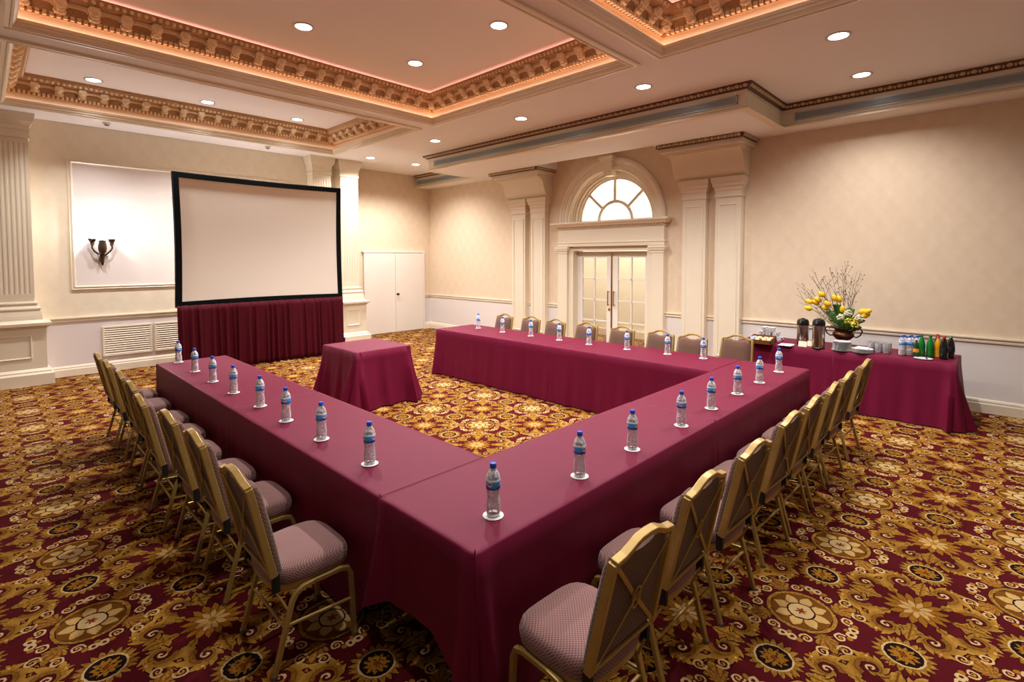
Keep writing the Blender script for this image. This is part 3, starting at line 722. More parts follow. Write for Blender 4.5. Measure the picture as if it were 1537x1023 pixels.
# glass door leaves
gl = clear_plastic('door_glass', (.98,.98,.96), .05, .04)
def leaf(name, y0, y1, hinge, label):
    r = bpy.data.objects.new(name, None); COL.objects.link(r); r.location = (DX+.12, (y0+y1)/2, 0); tag(r, label, 'door', None, 'structure'); h = (y1-y0)/2
    st = .125; zb, zt = .22, 1.945; fb = MB()
    fb.box(0, .045, -h, -h+st, .01, 2.07); fb.box(0, .045, h-st, h, .01, 2.07); fb.box(0, .045, -h+st, h-st, .01, zb); fb.box(0, .045, -h+st, h-st, zt, 2.07)
    fb.build('door_frame', M['white_door'], r, bevel=.003)
    mm = MB(); mm.box(.006, .04, -.012, .012, zb, zt)
    for k in (1, 2, 3): z = zb+(zt-zb)*k/4; mm.box(.006, .04, -h+st, h-st, z-.012, z+.012)
    mm.build('muntin', M['white_door'], r)
    MB().box(.02, .026, -h+st, h-st, zb, zt).build('glass_pane', gl, r)
    s = -1 if hinge > 0 else 1                   # handle side
    yh = s*(h-.06)
    hb = MB(); hb.tube([(-.06, yh, .98), (-.06, yh, 1.28)], .012); 
    for z in (1.0, 1.26): hb.tube([(0, yh, z), (-.06, yh, z)], .008)
    hb.build('pull_handle', M['brass'], r, smooth=True)
    if hinge > 0:
        MB().lathe([(.026,0),(.026,.01),(.012,.014),(.012,.03),(0.001,.03)], 16, c=(0, yh, .90), M=Matrix.Rotation(-pi/2, 3, 'Y')).build('lock_rosette', M['brass'], r, True)
        MB().box(-.012, .0, -h-.008, -h+.02, .02, 2.07).build('brass_meeting_strip', M['brass'], r)
    return r
leaf('door_1', DC+.006, DC+.86, 1, 'left leaf of the white glazed double doors')
leaf('door_2', DC-.86, DC-.006, -1, 'right leaf of the white glazed double doors')
# storage doors
def sleaf(name, x0, x1, label, knob):
    r = MB().box(x0, x1, BY-.05, BY-.01, .012, 2.08).build(name, M['white_door']); tag(r, label, 'door', None, 'structure')
    if knob:
        k = MB(); k.lathe([(.03,0),(.03,.006),(.014,.01),(.012,.035),(.024,.045),(.028,.06),(.018,.075),(.001,.078)], 16, c=(x0+.055, BY-.05, 1.0), M=Matrix.Rotation(pi/2, 3, 'X')); k.build('door_knob', M['bronze'], r, True)
    return r
sleaf('door_3', 6.60, 7.495, 'left plain cream storage door leaf beside the pilaster', False)
sleaf('door_4', 7.505, 8.37, 'right plain cream storage door leaf with a dark knob', True)
t_ = MB().box(6.56, 8.42, BY-.06, BY, 2.085, 2.125); struct(t_.build(trim_name(), M['white_door']), 'thin head rail over the plain storage doors', 'door frame')
t_ = MB().box(8.375, 8.43, BY-.055, BY, 0, 2.085); struct(t_.build(trim_name(), M['white_door']), 'cream jamb right of the plain storage doors', 'door frame')
# narrow gold curtain seen through the right leaf
cr = thing('tied_curtain', 'narrow dark gold tied curtain hanging in the hallway behind the glass doors', 'curtain', (10.6, 4.48, 0))
cm = mat('gold_curtain_cloth', (150,108,40), .6, c2=(96,62,20), vscale=20)
cpts = [(0,0,2.9),(0,0,2.0),(0,.01,1.6),(0,0,1.2),(0,-.02,.95),(0,0,.5),(0,0,.25),(0,0,.02)]
MB().tube(cpts, .07, taper=[.6,.6,.55,.7,1.1,.9,.4,.3]).build('cloth_fall', cm, cr, smooth='all')
MB().tube([(-.02,.0,.30),(-.02,.0,.22)], .05).build('tie_band', M['rubber'], cr, smooth=True)

# louvred panels low on the screen wall
def louvre(x0, x1, label):
    r = thing('louvre_vent', label, 'vent', ((x0+x1)/2, LY, .26)); h = (x1-x0)/2; H = .515; f = .028
    fb = MB(); fb.box(-h, h, -.025, 0, 0, f); fb.box(-h, h, -.025, 0, H-f, H); fb.box(-h, -h+f, -.025, 0, f, H-f); fb.box(h-f, h, -.025, 0, f, H-f)
    fb.build('frame', M['cream_trim'], r, bevel=.003)
    s = MB(); n = 12
    for k in range(n):
        z = f+(k+.5)*(H-2*f)/n
        s.add([(-h+f,-.024,z-.012),(h-f,-.024,z-.012),(h-f,-.004,z+.014),(-h+f,-.004,z+.014),(-h+f,-.021,z-.017),(h-f,-.021,z-.017),(h-f,-.001,z+.009),(-h+f,-.001,z+.009)], [(0,1,2,3),(7,6,5,4),(0,4,5,1),(2,6,7,3)])
    s.build('louvre_slats', M['cream'], r)
louvre(1.395, 2.10, 'cream louvred vent panel below the sconce')
louvre(2.136, 2.85, 'cream louvred vent panel partly hidden by the screen drape')

# ------------------------------------------------------------------ wall sconce
def sconce(x, label):
    r = thing('wall_sconce', label, 'sconce', (x, LY-.006, 1.82))
    MB().lathe([(.004,0),(.018,.03),(.03,.08),(.028,.12),(.04,.16),(.045,.19),(.02,.21)], 14, c=(0,-.05,0)).build('stem_body', M['iron'], r, smooth=True)
    MB().box(-.03, .03, -.05, 0, .08, .22).build('wall_plate', M['iron'], r, bevel=.01)
    cg = clear_plastic('crystal_glass', (.95,.93,.92), .5, .25) if 'crystal' not in M else M['crystal']; M['crystal'] = cg
    MB().lathe([(.02,.20),(.05,.23),(.062,.29),(.058,.35),(.05,.40),(.055,.43)], 12, c=(0,-.10,0), cap0=True, cap1=False).build('crystal_vase', M['iron'], r, smooth=True)
    MB().ball((0,-.10,.40), .045, .045, .05, 12, 8).build('crystal_ball', cg, r, smooth='all')
    for s in (-1, 1):
        pts = [(s*.02,-.06,.16), (s*.06,-.07,.20), (s*.11,-.078,.25), (s*.135,-.078,.30), (s*.13,-.078,.35)]
        arm = MB(); arm.tube(pts, .013).build('arm', M['iron'], r, smooth=True)
        MB().lathe([(.015,.34),(.03,.355),(.022,.37),(.035,.385),(.03,.395),(.045,.41),(.05,.425),(.062,.445),(.062,.455),(.04,.45)], 16, c=(s*.13,-.078,0)).build('cup', M['iron'], r, smooth=True)
        MB().ball((s*.13,-.078,.49), .016, .016, .038, 10, 8).build('candle_bulb', M['bulb'], r, smooth='all')
        lamp('sconce_lamp', 'POINT', (s*.13, -.078, .56), P_SCONCE, (1, .95, .98), r, size=.014)
    for k, (dx, dz) in enumerate(((.03,-.02),(.07,.06),(-.05,.07))):
        MB().ball((dx,-.09,.10+dz), .014, .014, .018, 8, 6).build('crystal_drop', cg, r, smooth='all')
    return r
sconce(1.428, 'dark bronze two armed wall sconce glowing on the cream panel')
sconce(3.95, 'second two armed wall sconce hidden behind the projection screen')

# ------------------------------------------------------------------ projection screen
sx0, sx1, sz0, sz1, sy = 2.205, 5.15, 1.125, 3.37, 9.90
ps = thing('projection_screen', 'large front projection screen with black border on a burgundy skirt', 'projection screen', ((sx0+sx1)/2, sy, 0))
cx = (sx0+sx1)/2; hw_ = (sx1-sx0)/2
b_ = MB(); n = 12
def bow(t): return .018*sin(pi*t)          # the cloth border draws in a little between its corners
def border_ring(d, y):
    L_ = []
    for k in range(n): t = k/n; L_.append((-hw_+d+t*2*(hw_-d), y, sz0+d+bow(t)))
    for k in range(n): t = k/n; L_.append((hw_-d-bow(t), y, sz0+d+t*(sz1-sz0-2*d)))
    for k in range(n): t = k/n; L_.append((hw_-d-t*2*(hw_-d), y, sz1-d-bow(t)))
    for k in range(n): t = k/n; L_.append((-hw_+d+bow(t), y, sz1-d-t*(sz1-sz0-2*d)))
    return L_
b_.rings([border_ring(0, .06), border_ring(0, -.01), border_ring(.01, -.02), border_ring(.09, -.02), border_ring(.095, 0), border_ring(.095, .05)])
b_.build('black_border', M['black'], ps)
s_ = MB(); s_.box(-hw_+.08, hw_-.08, .0, .012, sz0+.08, sz1-.08); s_.build('screen_surface', M['screen'], ps)
for s in (-1, 1):
    MB().box(s*(hw_-.10)-.025, s*(hw_-.10)+.025, .02, .06, .02, sz1-.1).build('support_leg', M['steel_foot'], ps)
    MB().box(s*(hw_-.10)-.03, s*(hw_-.10)+.03, -.04, .35, 0, .03).build('support_foot', M['steel_foot'], ps)
k_ = MB(); cols, rows = 240, 12; R = []
for j in range(rows+1):
    t = j/rows; z = sz0+.03-(sz0+.02)*t; ring = []
    for i in range(cols+1):
        u = i/cols; x = -hw_+.01+u*(2*hw_-.02)
        amp = .026+.034*t; ph = u*2*pi*23+1.8*sin(u*23)+1.2*sin(u*61)
        y = -.035-.02*t + amp*(sin(ph)*.75+.25*sin(2*ph+1)) - .03*t*sin(u*9+1)
        ring.append((x+.010*sin(ph*.5)*t, y, z))
    R.append(ring)
k_.rings(R, closed=False); k_.build('pleated_skirt', M['drape'], ps, smooth='all', solid=.004)
for k in range(7):
    MB().ball((-hw_-.004, .03, sz0+.15+k*.33), .006, .006, .006, 6, 4).build('snap', M['steel'], ps)

# ------------------------------------------------------------------ table cloths
def cloth(name, label, x0, x1, y0, y1, sides, z=TZ, flare=.05, amp=.018, corner=.10, seed=0, group=None, cat='tablecloth', pieces=None):
    """sides: dict of 'x0','x1','y0','y1' -> function(u) giving hem height (u from 0 to 1 along +axis) ; absent sides are tucked"""
    rnd = random.Random(seed); ph = [rnd.uniform(0, 6.28) for _ in range(8)]
    r = MB()
    per = []                                        # (px,py,nx,ny,dist to ends, hem, side)
    order = [('y0', x0, y0, x1, y0, 0, -1), ('x1', x1, y0, x1, y1, 1, 0), ('y1', x1, y1, x0, y1, 0, 1), ('x0', x0, y1, x0, y0, -1, 0)]
    runs = []
    for key, ax, ay, bx, by, nx, ny in order:
        Ln = math.hypot(bx-ax, by-ay); m = max(8, int(Ln/.025)); seg = []
        for i in range(m+1):
            u = i/m; ux = u if key in ('y0', 'x1') else 1-u
            hem = sides[key](ux) if key in sides else None
            seg.append((ax+(bx-ax)*u, ay+(by-ay)*u, nx, ny, u*Ln, (1-u)*Ln, hem if hem is not None else TZ-.012, hem is not None, key))
        runs.append(seg)
    pts = []
    for i, seg in enumerate(runs):
        nxt = runs[(i+1) % 4]
        pts += seg
        # rounded corner fan
        if seg[-1][7] and nxt[0][7]:
            for a in (.25, .5, .75):
                n0 = Vector((seg[-1][2], seg[-1][3])); n1 = Vector((nxt[0][2], nxt[0][3])); nn = (n0*(1-a)+n1*a).normalized()
                pts.append((seg[-1][0], seg[-1][1], nn.x, nn.y, 0, 0, (seg[-1][6]+nxt[0][6])/2, True, 'c'))
    rows = 14; R = []; top = []
    for j in range(rows+1):
        t = j/rows; ring = []
        for (px, py, nx, ny, da, db, hem, on, key) in pts:
            if j == 0: ring.append((px-nx*.006, py-ny*.006, z)); continue
            tt = t; crn = corner; nb = {'y0': ('x0', 'x1'), 'x1': ('y0', 'y1'), 'y1': ('x1', 'x0'), 'x0': ('y1', 'y0'), 'c': ('x0', 'x0')}[key]; near0, near1 = nb[0] in sides, nb[1] in sides
            s_ = da if key in ('y0', 'x1') else db
            if key == 'c': fold = 0; d = 0
            else:
                q = px*1.0+py*1.0
                fold = amp*(.55*sin(q*2*pi/.31+ph[0])+.3*sin(q*2*pi/.17+ph[1])+.45*sin(q*2*pi/.83+ph[2]))
                d = min(da, db)
                if not ((near0 if da < db else near1) if on else True): crn = .02
            fade = 1-exp(-(d/.10)**2)
            cr = crn*(exp(-((d-.042)/.038)**2)) if on else 0
            if key == 'c': cr = corner*.40
            off = .004+(flare*tt**1.2+fold*fade*min(1, tt*1.3)**1.3+cr*tt**1.25)*(1 if on else .0)
            hem_ = hem
            zz = z-.006-(z-.006-hem_)*t if j > 1 else z-.008
            if not on: zz = z-.004-.012*t; off = -.0005
            ring.append((px+nx*off, py+ny*off, zz))
        R.append(ring)
    mx0, mx1, my0, my1 = x0+.03, x1-.03, y0+.03, y1-.03
    R.insert(0, [(min(max(p[0], mx0), mx1), min(max(p[1], my0), my1), z) for p in pts])
    r.rings(R, closed=True)
    nn = len(pts); r.f.append(tuple(range(nn)))
    o = r.build(name, M['cloth'], None, smooth='all', solid=0)
    o.data.materials[0] = M['cloth']
    try: o.data.set_sharp_from_angle(angle=radians(60))
    except Exception: pass
    # origin at the table's base
    ox, oy = (x0+x1)/2, (y0+y1)/2
    o.data.transform(Matrix.Translation((-ox, -oy, 0))); o.location = (ox, oy, 0)
    return tag(o, label, cat, group)
low = lambda u: .015
wine = 'wine red table cloth '
AX0, AX1 = 1.337, 2.053                                # left run
FY0, FY1 = 1.508, 2.224                                # near run
BX0, BX1 = 5.303, 6.10                                 # far run
def hem_end(u):
    K = [(0,.015),(.07,.02),(.14,.17),(.22,.215),(.38,.31),(.6,.30),(1,.27)]
    for (a, p), (b, q) in zip(K, K[1:]):
        if u <= b: return p+(q-p)*(u-a)/(b-a)
    return .27
G = 'wine red cloths on the long U of tables'
inner_l = lambda u: .015 if u > .06 else None
st = dict(flare=.012, amp=.005)                        # chairs are pushed up against these
cloth('tablecloth', wine+'over the left table half nearest the camera', AX0, AX1, 2.2275, 4.4205, {'x0': lambda u: .02+.24*exp(-(u/.07)**2), 'x1': low}, seed=1, corner=.03, group=G, **st)
cloth('tablecloth', wine+'over the left table half nearest the screen', AX0, AX1, 4.4215, 6.916, {'x0': low, 'x1': low, 'y1': low}, seed=2, group=G, corner=.03, **st)
cloth('tablecloth', wine+'over the corner table closest to the camera, under three bottles', AX0-.004, 3.6795, FY0, FY1, {'x0': hem_end, 'y0': low, 'y1': lambda u: .02 if u > .34 else None}, seed=3, corner=.12, group=G, z=TZ+.003, flare=.012, amp=.005)
cloth('tablecloth', wine+'over the right table with five bottles, near the coffee table', 3.6805, BX1, FY0, FY1, {'y0': low, 'x1': low, 'y1': lambda u: .02 if u < .63 else None}, seed=4, group=G, corner=.03, **st)
cloth('tablecloth', wine+'over the far table half joining the right table', BX0, BX1, 2.2275, 4.4315, {'x0': low}, seed=5, corner=.05, group=G)
cloth('tablecloth', wine+'over the far table half that ends towards the storage doors', BX0, BX1, 4.4325, 6.935, {'x0': low, 'y1': low}, seed=6, group=G)
cloth('tablecloth', wine+'falling in full folds over the small square centre table', 3.245, 4.05, 5.905, 6.79, {'x0': low, 'x1': low, 'y0': low, 'y1': low}, seed=8, flare=.09, amp=.04, corner=.16)
cloth('tablecloth', wine+'over the coffee table half with flowers and flasks', 7.52, 8.25, 1.5925, 2.80, {'x0': low, 'y1': low}, seed=9, flare=.04, corner=.05)
cloth('tablecloth', wine+'over the coffee table half with water and soft drinks', 7.52, 8.25, .40, 1.5915, {'x0': low, 'y0': lambda u: .015+.05*u}, seed=10, flare=.06, corner=.14)

# ------------------------------------------------------------------ banquet chairs
def make_chair():
    r = thing('banquet_chair', '', 'chair')
    def at_(z): return .095*(1-(z-.47)/.44)                 # x of the reclined back at height z
    sec = [(-.013,-.011),(.013,-.011),(.013,.011),(-.013,.011)]
    for s in (-1, 1):
        MB().tube([(at_(.47), s*.200, .47), (at_(.70), s*.193, .70), (at_(.905), s*.183, .905)], [(-.012,-.017),(.012,-.017),(.012,.017),(-.012,.017)], up=(1,0,0)).build('back_post', M['gold'], r, bevel=.004)
        MB().box(at_(.43)-.012, at_(.43)+.022, s*.185-.012, s*.185+.012, .385, .475).build('bumper', M['rubber'], r, bevel=.004)
    ys = [-.183,-.165,-.13,-.10,-.07,-.045,0,.045,.07,.10,.13,.165,.183]; zs = [.905,.908,.913,.925,.940,.949,.952,.949,.940,.925,.913,.908,.905]
    MB().tube([(at_(z)-.002, y, z) for y, z in zip(ys, zs)], [(-.011,-.017),(.011,-.017),(.011,.017),(-.011,.017)], up=(1,0,0.25)).build('top_rail', M['gold'], r, bevel=.004)
    MB().tube([(at_(.475)-.006, -.2, .475), (at_(.475)-.006, .2, .475)], .009).build('lower_rail', M['gold'], r, smooth=True)
    x = lambda z: at_(z)-.011
    MB().tube([(x(.88), .165, .88), (x(.69), 0, .69), (x(.49), -.185, .49)], [(-.009,-.003),(.009,-.003),(.009,.003),(-.009,.003)], up=(1,0,0)).build('flat_brace', M['gold'], r)
    MB().tube([(x(.88)-.004, -.165, .88), (x(.69)-.004, 0, .69), (x(.49)-.004, .185, .49)], .0045).build('rod_brace', M['gold'], r, smooth=True)
    MB().tube([(x(.69+.045*sin(2*pi*k/20))-.006, .022*cos(2*pi*k/20), .69+.045*sin(2*pi*k/20)) for k in range(20)], .0045, closed=True).build('oval_ring', M['gold'], r, smooth='all')
    # upholstered back: outline that leaves a hand hole under the hump
    out = [(-.172,.44),(.172,.44),(.176,.60),(.170,.75),(.163,.855),(.150,.893),(.115,.903),(.075,.905),(.050,.893),(0,.888),(-.050,.893),(-.075,.905),(-.115,.903),(-.150,.893),(-.163,.855),(-.170,.75),(-.176,.60)]
    def pad_ring(sc, dx): 
        return [(at_(z if sc == 1 else .66+(z-.66)*sc)+dx, y*sc, .66+(z-.66)*sc) for y, z in out]
    p = MB(); p.rings([pad_ring(1, .0), pad_ring(1.01, .012), pad_ring(1.01, .030), pad_ring(.985, .046), pad_ring(.92, .056), pad_ring(.6, .062)], True, True, True)
    p.build('back_pad', M['chairback'], r, smooth=True)
    # seat: superellipse cushion
    def se(sc, z, n=40, e=4.2):
        L_ = []
        for k in range(n):
            a = 2*pi*k/n; c_, s_ = cos(a), sin(a); q = (abs(c_)**e+abs(s_)**e)**(-1/e)
            X_ = c_*q; wy = .215 if X_ > 0 else .215-.018*(-X_)
            L_.append((.295+.200*sc*X_, wy*sc*s_*q, z))
        return L_
    MB().rings([se(.93,.392), se(.99,.40), se(1.0,.42), se(1.0,.442), se(.975,.462), se(.90,.476), se(.7,.485), se(.35,.488)], True, True, True).build('seat', M['chairfab'], r, smooth='all')
    MB().rings([se(.90,.365), se(.95,.365), se(.95,.395), se(.90,.395)], True, False, False, True).build('seat_frame', M['gold'], r)
    for s in (-1, 1):
        y = s*.214; sec2 = [(-.009,-.013),(.009,-.013),(.011,-.009),(.011,.009),(.009,.013),(-.009,.013),(-.011,.009),(-.011,-.009)]
        rl = MB(); rl.tube([(.085,y,.014),(.115,y,.12),(.150,y*.995,.25),(.172,y*.99,.325),(.192,y*.985,.355),(.225,y*.98,.372),(.28,y*.98,.378)], sec2, up=(0,1,0)); o = rl.build('leg', M['gold'], r, smooth=True)
        MB().lathe([(.014,0),(.016,.006),(.015,.016)], 12, c=(.085,y,0)).build('glide', M['steel_foot'], o, True)
        fl_ = MB(); fl_.tube([(.28,y*.98,.378),(.41,y*.98,.378),(.452,y*.98,.365),(.468,y*.985,.33),(.474,y*.99,.22),(.482,y,.014)], sec2, up=(0,1,0)); o = fl_.build('leg', M['gold'], r, smooth=True)
        MB().lathe([(.014,0),(.016,.006),(.015,.016)], 12, c=(.482,y,0)).build('glide', M['steel_foot'], o, True)
        MB().tube([(.143,y*.995,.22),(.472,y*.99,.20)], .008).build('side_stretcher', M['gold'], r, smooth=True)
    MB().tube([(.140,-.21,.21),(.140,.21,.21)], .008).build('rear_stretcher', M['gold'], r, smooth=True)
    MB().tube([(.10,-.17,.40),(.135,-.19,.33),(.155,-.21,.285)], .006).build('strut', M['gold'], r, smooth=True)
    MB().tube([(.10,.17,.40),(.135,.19,.33),(.155,.21,.285)], .006).build('strut', M['gold'], r, smooth=True)
    return r
CH = make_chair(); CHT = tree_of(CH); ch_first = [True]
def chair(x, y, rz, label, group):
    if ch_first[0]:
        CH.location = (x, y, 0); CH.rotation_euler = (0, 0, rz); CH['label'] = label; CH['group'] = group; ch_first[0] = False; return CH
    return dup(CH, CHT, (x, y, 0), rz, label, group)
LC = [(.83,2.60),(.885,3.33),(.833,3.89),(.795,4.49),(.832,5.04),(.869,5.60),(.885,6.26),(.867,6.81)]
for k, (x, y) in enumerate(LC):
    chair(min(x-.035, .81), y, radians(random.uniform(-2, 2)), 'gold framed banquet chair with mauve seat, %s from the camera along the left table' % ORD[k], 'banquet chairs along the left table')
FC = [(1.635,.98),(2.26,.985),(2.855,.965),(3.55,1.01),(4.07,1.013),(4.61,1.005),(5.15,1.02),(5.89,1.04)]
for k, (x, y) in enumerate(FC):
    chair(x, min(y-.015, .965 if k else .925), pi/2+radians(random.uniform(-3, 3)), 'gold framed banquet chair with mauve seat, %s from the camera along the right table' % ORD[k], 'banquet chairs along the right table')
BC = [(6.34,6.36),(6.36,5.75),(6.35,5.21),(6.35,4.60),(6.34,3.97),(6.35,3.36),(6.34,2.79),(6.48,2.42)]
BC[5] = (6.35, 3.375); BC[6] = (6.32, 2.915); BC[7] = (6.61, 2.46)
for k, (x, y) in enumerate(BC):
    chair(x+.02, y, pi+radians(random.uniform(-1, 1)), 'brown banquet chair showing its back above the far table, %s from the storage door end' % ORD[k], 'banquet chairs behind the far table')

# ------------------------------------------------------------------ water bottles and coasters
BPROF = [(.001,.0),(.026,.0),(.031,.004),(.033,.02),(.0335,.05),(.031,.075),(.0285,.095),(.0295,.108),(.0325,.125),(.033,.16),(.0325,.175),(.029,.192),(.020,.208),(.0135,.216),(.0125,.228)]
def make_bottle():
    r = thing('water_bottle', '', 'bottle')
    MB().lathe(BPROF, 20).build('bottle_body', M['pet'], r, smooth='all')
    MB().lathe([(.0325,.128),(.0336,.130),(.0338,.155),(.0334,.172),(.0322,.174)], 20, cap0=False, cap1=False).build('label', M['label'], r, smooth='all')
    MB().lathe([(.0145,.222),(.0155,.224),(.0155,.241),(.014,.244),(.001,.244)], 16).build('cap', M['cap'], r, smooth=True)
    return r
BT = make_bottle(); BTT = tree_of(BT); bt_first = [True]
def bottle(x, y, z, rz, label, group):
    if bt_first[0]:
        BT.location = (x, y, z); BT.rotation_euler = (0, 0, rz); BT['label'] = label; BT['group'] = group; bt_first[0] = False; return BT
    return dup(BT, BTT, (x, y, z), rz, label, group)
cb = MB(); nS = 40; rg = []
for rr, z in ((.001,.0),(.048,.0),(.0485,.0018),(.001,.0022)): rg.append([(rr*(1+.02*cos(20*2*pi*k/nS) if rr > .01 else 1)*cos(2*pi*k/nS), rr*sin(2*pi*k/nS)*(1+.02*cos(20*2*pi*k/nS) if rr > .01 else 1), z) for k in range(nS)])
cb.rings(rg, True, True, True); CBM = cb.mesh('coaster', M['paper_white'])
def coaster(x, y, z, label, group):
    o = bpy.data.objects.new('coaster', CBM); COL.objects.link(o); o.location = (x, y, z); tag(o, label, 'coaster', group)
BL = [(1.518,2.625),(1.511,3.215),(1.508,3.77),(1.517,4.298),(1.508,4.896),(1.511,5.493),(1.52,6.13),(1.529,6.812)]
BF = [(1.599,1.679),(2.22,1.65),(2.763,1.652),(3.397,1.639),(3.95,1.659),(4.534,1.676),(5.097,1.681),(5.717,1.698)]
BB = [(5.81,6.451),(5.77,5.83),(5.774,5.22),(5.763,4.657),(5.752,4.126),(5.774,3.542),(5.831,3.005),(5.869,2.568)]
for lst, w1, w2_ in ((BL, 'near end of the left table', 'left table'), (BF, 'near corner of the right table', 'right table'), (BB, 'storage door end of the far table', 'far table')):
    for k, (x, y) in enumerate(lst):
        zc = TZ+.004
        coaster(x, y, zc, 'white paper coaster under the %s bottle from the %s' % (ORD[k], w1), 'coasters on the '+w2_)
        bottle(x, y, zc+.0022, random.uniform(0, 6.28), 'clear water bottle with blue cap, %s from the %s' % (ORD[k], w1), 'water bottles on the '+w2_)
tz = TZ+.001
for k in range(6):
    i, j = k % 3, k//3
    bottle(7.735+i*.045+j*.07, .915-i*.068-j*.01, tz, random.uniform(0, 6.28), 'capped water bottle of the six standing together on the coffee table', 'water bottles on the coffee table')

# ------------------------------------------------------------------ coffee table
bx = thing('tea_box', 'brown wooden box of tea and sugar sachets on the coffee table', 'box', (7.52, 2.46, tz))
f_ = MB(); f_.box(-.11,.11,-.15,.15,0,.012); f_.box(-.11,-.10,-.15,.15,.012,.055); f_.box(.10,.11,-.15,.15,.012,.10)
for y in (-.15, .14): f_.add([(-.11,y,.012),(.11,y,.012),(.11,y,.10),(-.11,y,.055),(-.11,y+.01,.012),(.11,y+.01,.012),(.11,y+.01,.10),(-.11,y+.01,.055)], [(0,1,2,3),(7,6,5,4),(0,4,5,1),(1,5,6,2),(2,6,7,3),(3,7,4,0)])
f_.build('tray', M['wood'], bx); d_ = MB(); d_.box(-.10,.10,-.004,.004,.012,.06); d_.build('divider', M['wood'], bx)
for k in range(8):
    y = -.115+(k % 4)*.068+(.0 if k % 4 < 2 else .016); x = -.05 if k < 4 else .04
    s_ = MB(); s_.add([(-.035,-.026,0),(.03,-.026,0),(.045,-.026,.06),(-.01,-.026,.075),(-.035,.026,0),(.03,.026,0),(.045,.026,.06),(-.01,.026,.075)], [(0,1,2,3),(7,6,5,4),(0,4,5,1),(1,5,6,2),(2,6,7,3),(3,7,4,0)])
    o = s_.build('sachet', M['sachet_blue'] if k in (3, 7) else M['sachet'], None, bevel=.003); o.location = (7.52+x, 2.46+y, tz+.013)
    tag(o, 'paper tea sachet standing in the brown wooden box', 'sachet', 'sachets in the wooden box')
cupm = MB(); cupm.lathe([(.024,0),(.026,.004),(.036,.03),(.042,.06),(.043,.062),(.039,.06),(.033,.03),(.001,.006)], 20)
CUPM = cupm.mesh('cup_bowl', mat('patterned_china', (240,238,236), .3, c2=(212,208,210), vscale=70), True)
hm = MB(); hm.tube([(.036+.022*sin(pi*k/8), 0, .018+.034*k/8) for k in range(9)], .004); HANM = hm.mesh('handle', M['china'], True)
for k in range(18):
    lay_ = 0 if k < 8 else 1 if k < 14 else 2; i = k-(0, 8, 14)[lay_]
    c = thing('coffee_cup', 'patterned white coffee cup in the stack behind the tea box', 'cup', (7.80+(i % 2)*.09, 2.60-(i//2)*.095-.04*lay_, tz+lay_*.064), radians(200+20*(k % 3)), 'stacked coffee cups')
    if lay_ and i == 4: c.location.x -= .0
    for nm, me in (('cup_bowl', CUPM), ('handle', HANM)):
        o = bpy.data.objects.new(nm, me); COL.objects.link(o); o.parent = c
for k in range(3):
    o = MB().box(-.055, .055, -.08, .08, 0, .005).build('napkin', M['paper_white'], None, bevel=.001); o.location = (7.53+.012*k, 2.16-.01*k, tz+.0055*k); o.rotation_euler = (0, 0, .12*k)
    tag(o, 'folded white napkin in the flat pile right of the tea box', 'napkin', 'napkins beside the tea box')
def airpot(x, y, H, rz, label):
    r = thing('coffee_flask', label, 'flask', (x, y, tz), rz)
    rr = .073; b = H-.085
    MB().lathe([(rr*.97,0),(rr,.006),(rr,b)], 28).build('steel_body', M['steel'], r, smooth=True)
    MB().lathe([(rr*1.03,0),(rr*1.04,.012),(rr*1.0,.016)], 28).build('base_ring', M['blackplastic'], r, smooth=True)
    MB().lathe([(rr*1.03,b),(rr*1.04,b+.02),(rr*1.0,b+.05),(rr*.85,b+.075),(rr*.6,b+.085)], 28).build('pump_head', M['blackplastic'], r, smooth=True)
    MB().tube([(-.05,0,b+.045),(-.105,0,b+.05),(-.115,0,b+.035),(-.115,0,b+.01)], .012).build('spout', M['blackplastic'], r, smooth=True)
    MB().lathe([(.02,b+.083),(.022,b+.09),(.018,b+.095)], 16).build('push_button', M['blackplastic'], r, smooth=True)
airpot(7.80, 2.02, .35, 0, 'steel coffee flask with black top, standing behind the cream cards')
airpot(7.575, 1.775, .385, 0, 'taller looking steel coffee flask beside the white plates and urn')
def card(x, y, rz, label):
    r = MB(); r.add([(0,-.05,0),(0,.05,0),(.022,.05,.07),(.022,-.05,.07),(.046,-.05,0),(.046,.05,0)], [(0,1,2,3),(3,2,5,4),(0,3,4),(1,5,2),(0,4,5,1)])
    o = r.build('place_card', mat('cream_card', (236,222,190), .6), None); o.location = (x, y, tz); o.rotation_euler = (0, 0, rz); return tag(o, label, 'card')
card(7.58, 1.965, 0, 'folded cream card in front of the rear coffee flask'); card(7.68, 1.885, 0, 'cream card half hidden behind the front coffee flask')
# white plates
def plate_mesh(r): 
    m_ = MB(); m_.lathe([(.001,0),(r*.55,0),(r*.6,.002),(r*.9,.010),(r,.0125),(r*.995,.0135),(r*.88,.012),(r*.58,.004),(.001,.004)], 28); return m_.mesh('saucer', M['china'], True)
PL = plate_mesh(.105); PL2 = plate_mesh(.115)
for k in range(9):
    o = bpy.data.objects.new('saucer', PL2 if k == 0 else PL); COL.objects.link(o); o.location = (7.60+random.uniform(-.003,.003), 1.515+random.uniform(-.003,.003), tz+k*.0136)
    tag(o, 'white saucer in the tall stack under the flower urn', 'plate', 'tall stack of white saucers')
for k in range(4):
    o = bpy.data.objects.new('saucer', PL2); COL.objects.link(o); o.location = (7.60, 1.295, tz+k*.0136)
    tag(o, 'white plate in the short stack left of the glasses', 'plate', 'short stack of white plates')
nk = MB(); nk.add([(-.07,-.07,0),(.07,-.07,0),(.07,.07,0),(-.07,.07,0),(-.06,-.06,.012),(.06,-.06,.012),(.06,.06,.018),(-.06,.06,.018)], [(0,3,2,1),(4,5,6,7),(0,1,5,4),(1,2,6,5),(2,3,7,6),(3,0,4,7)])
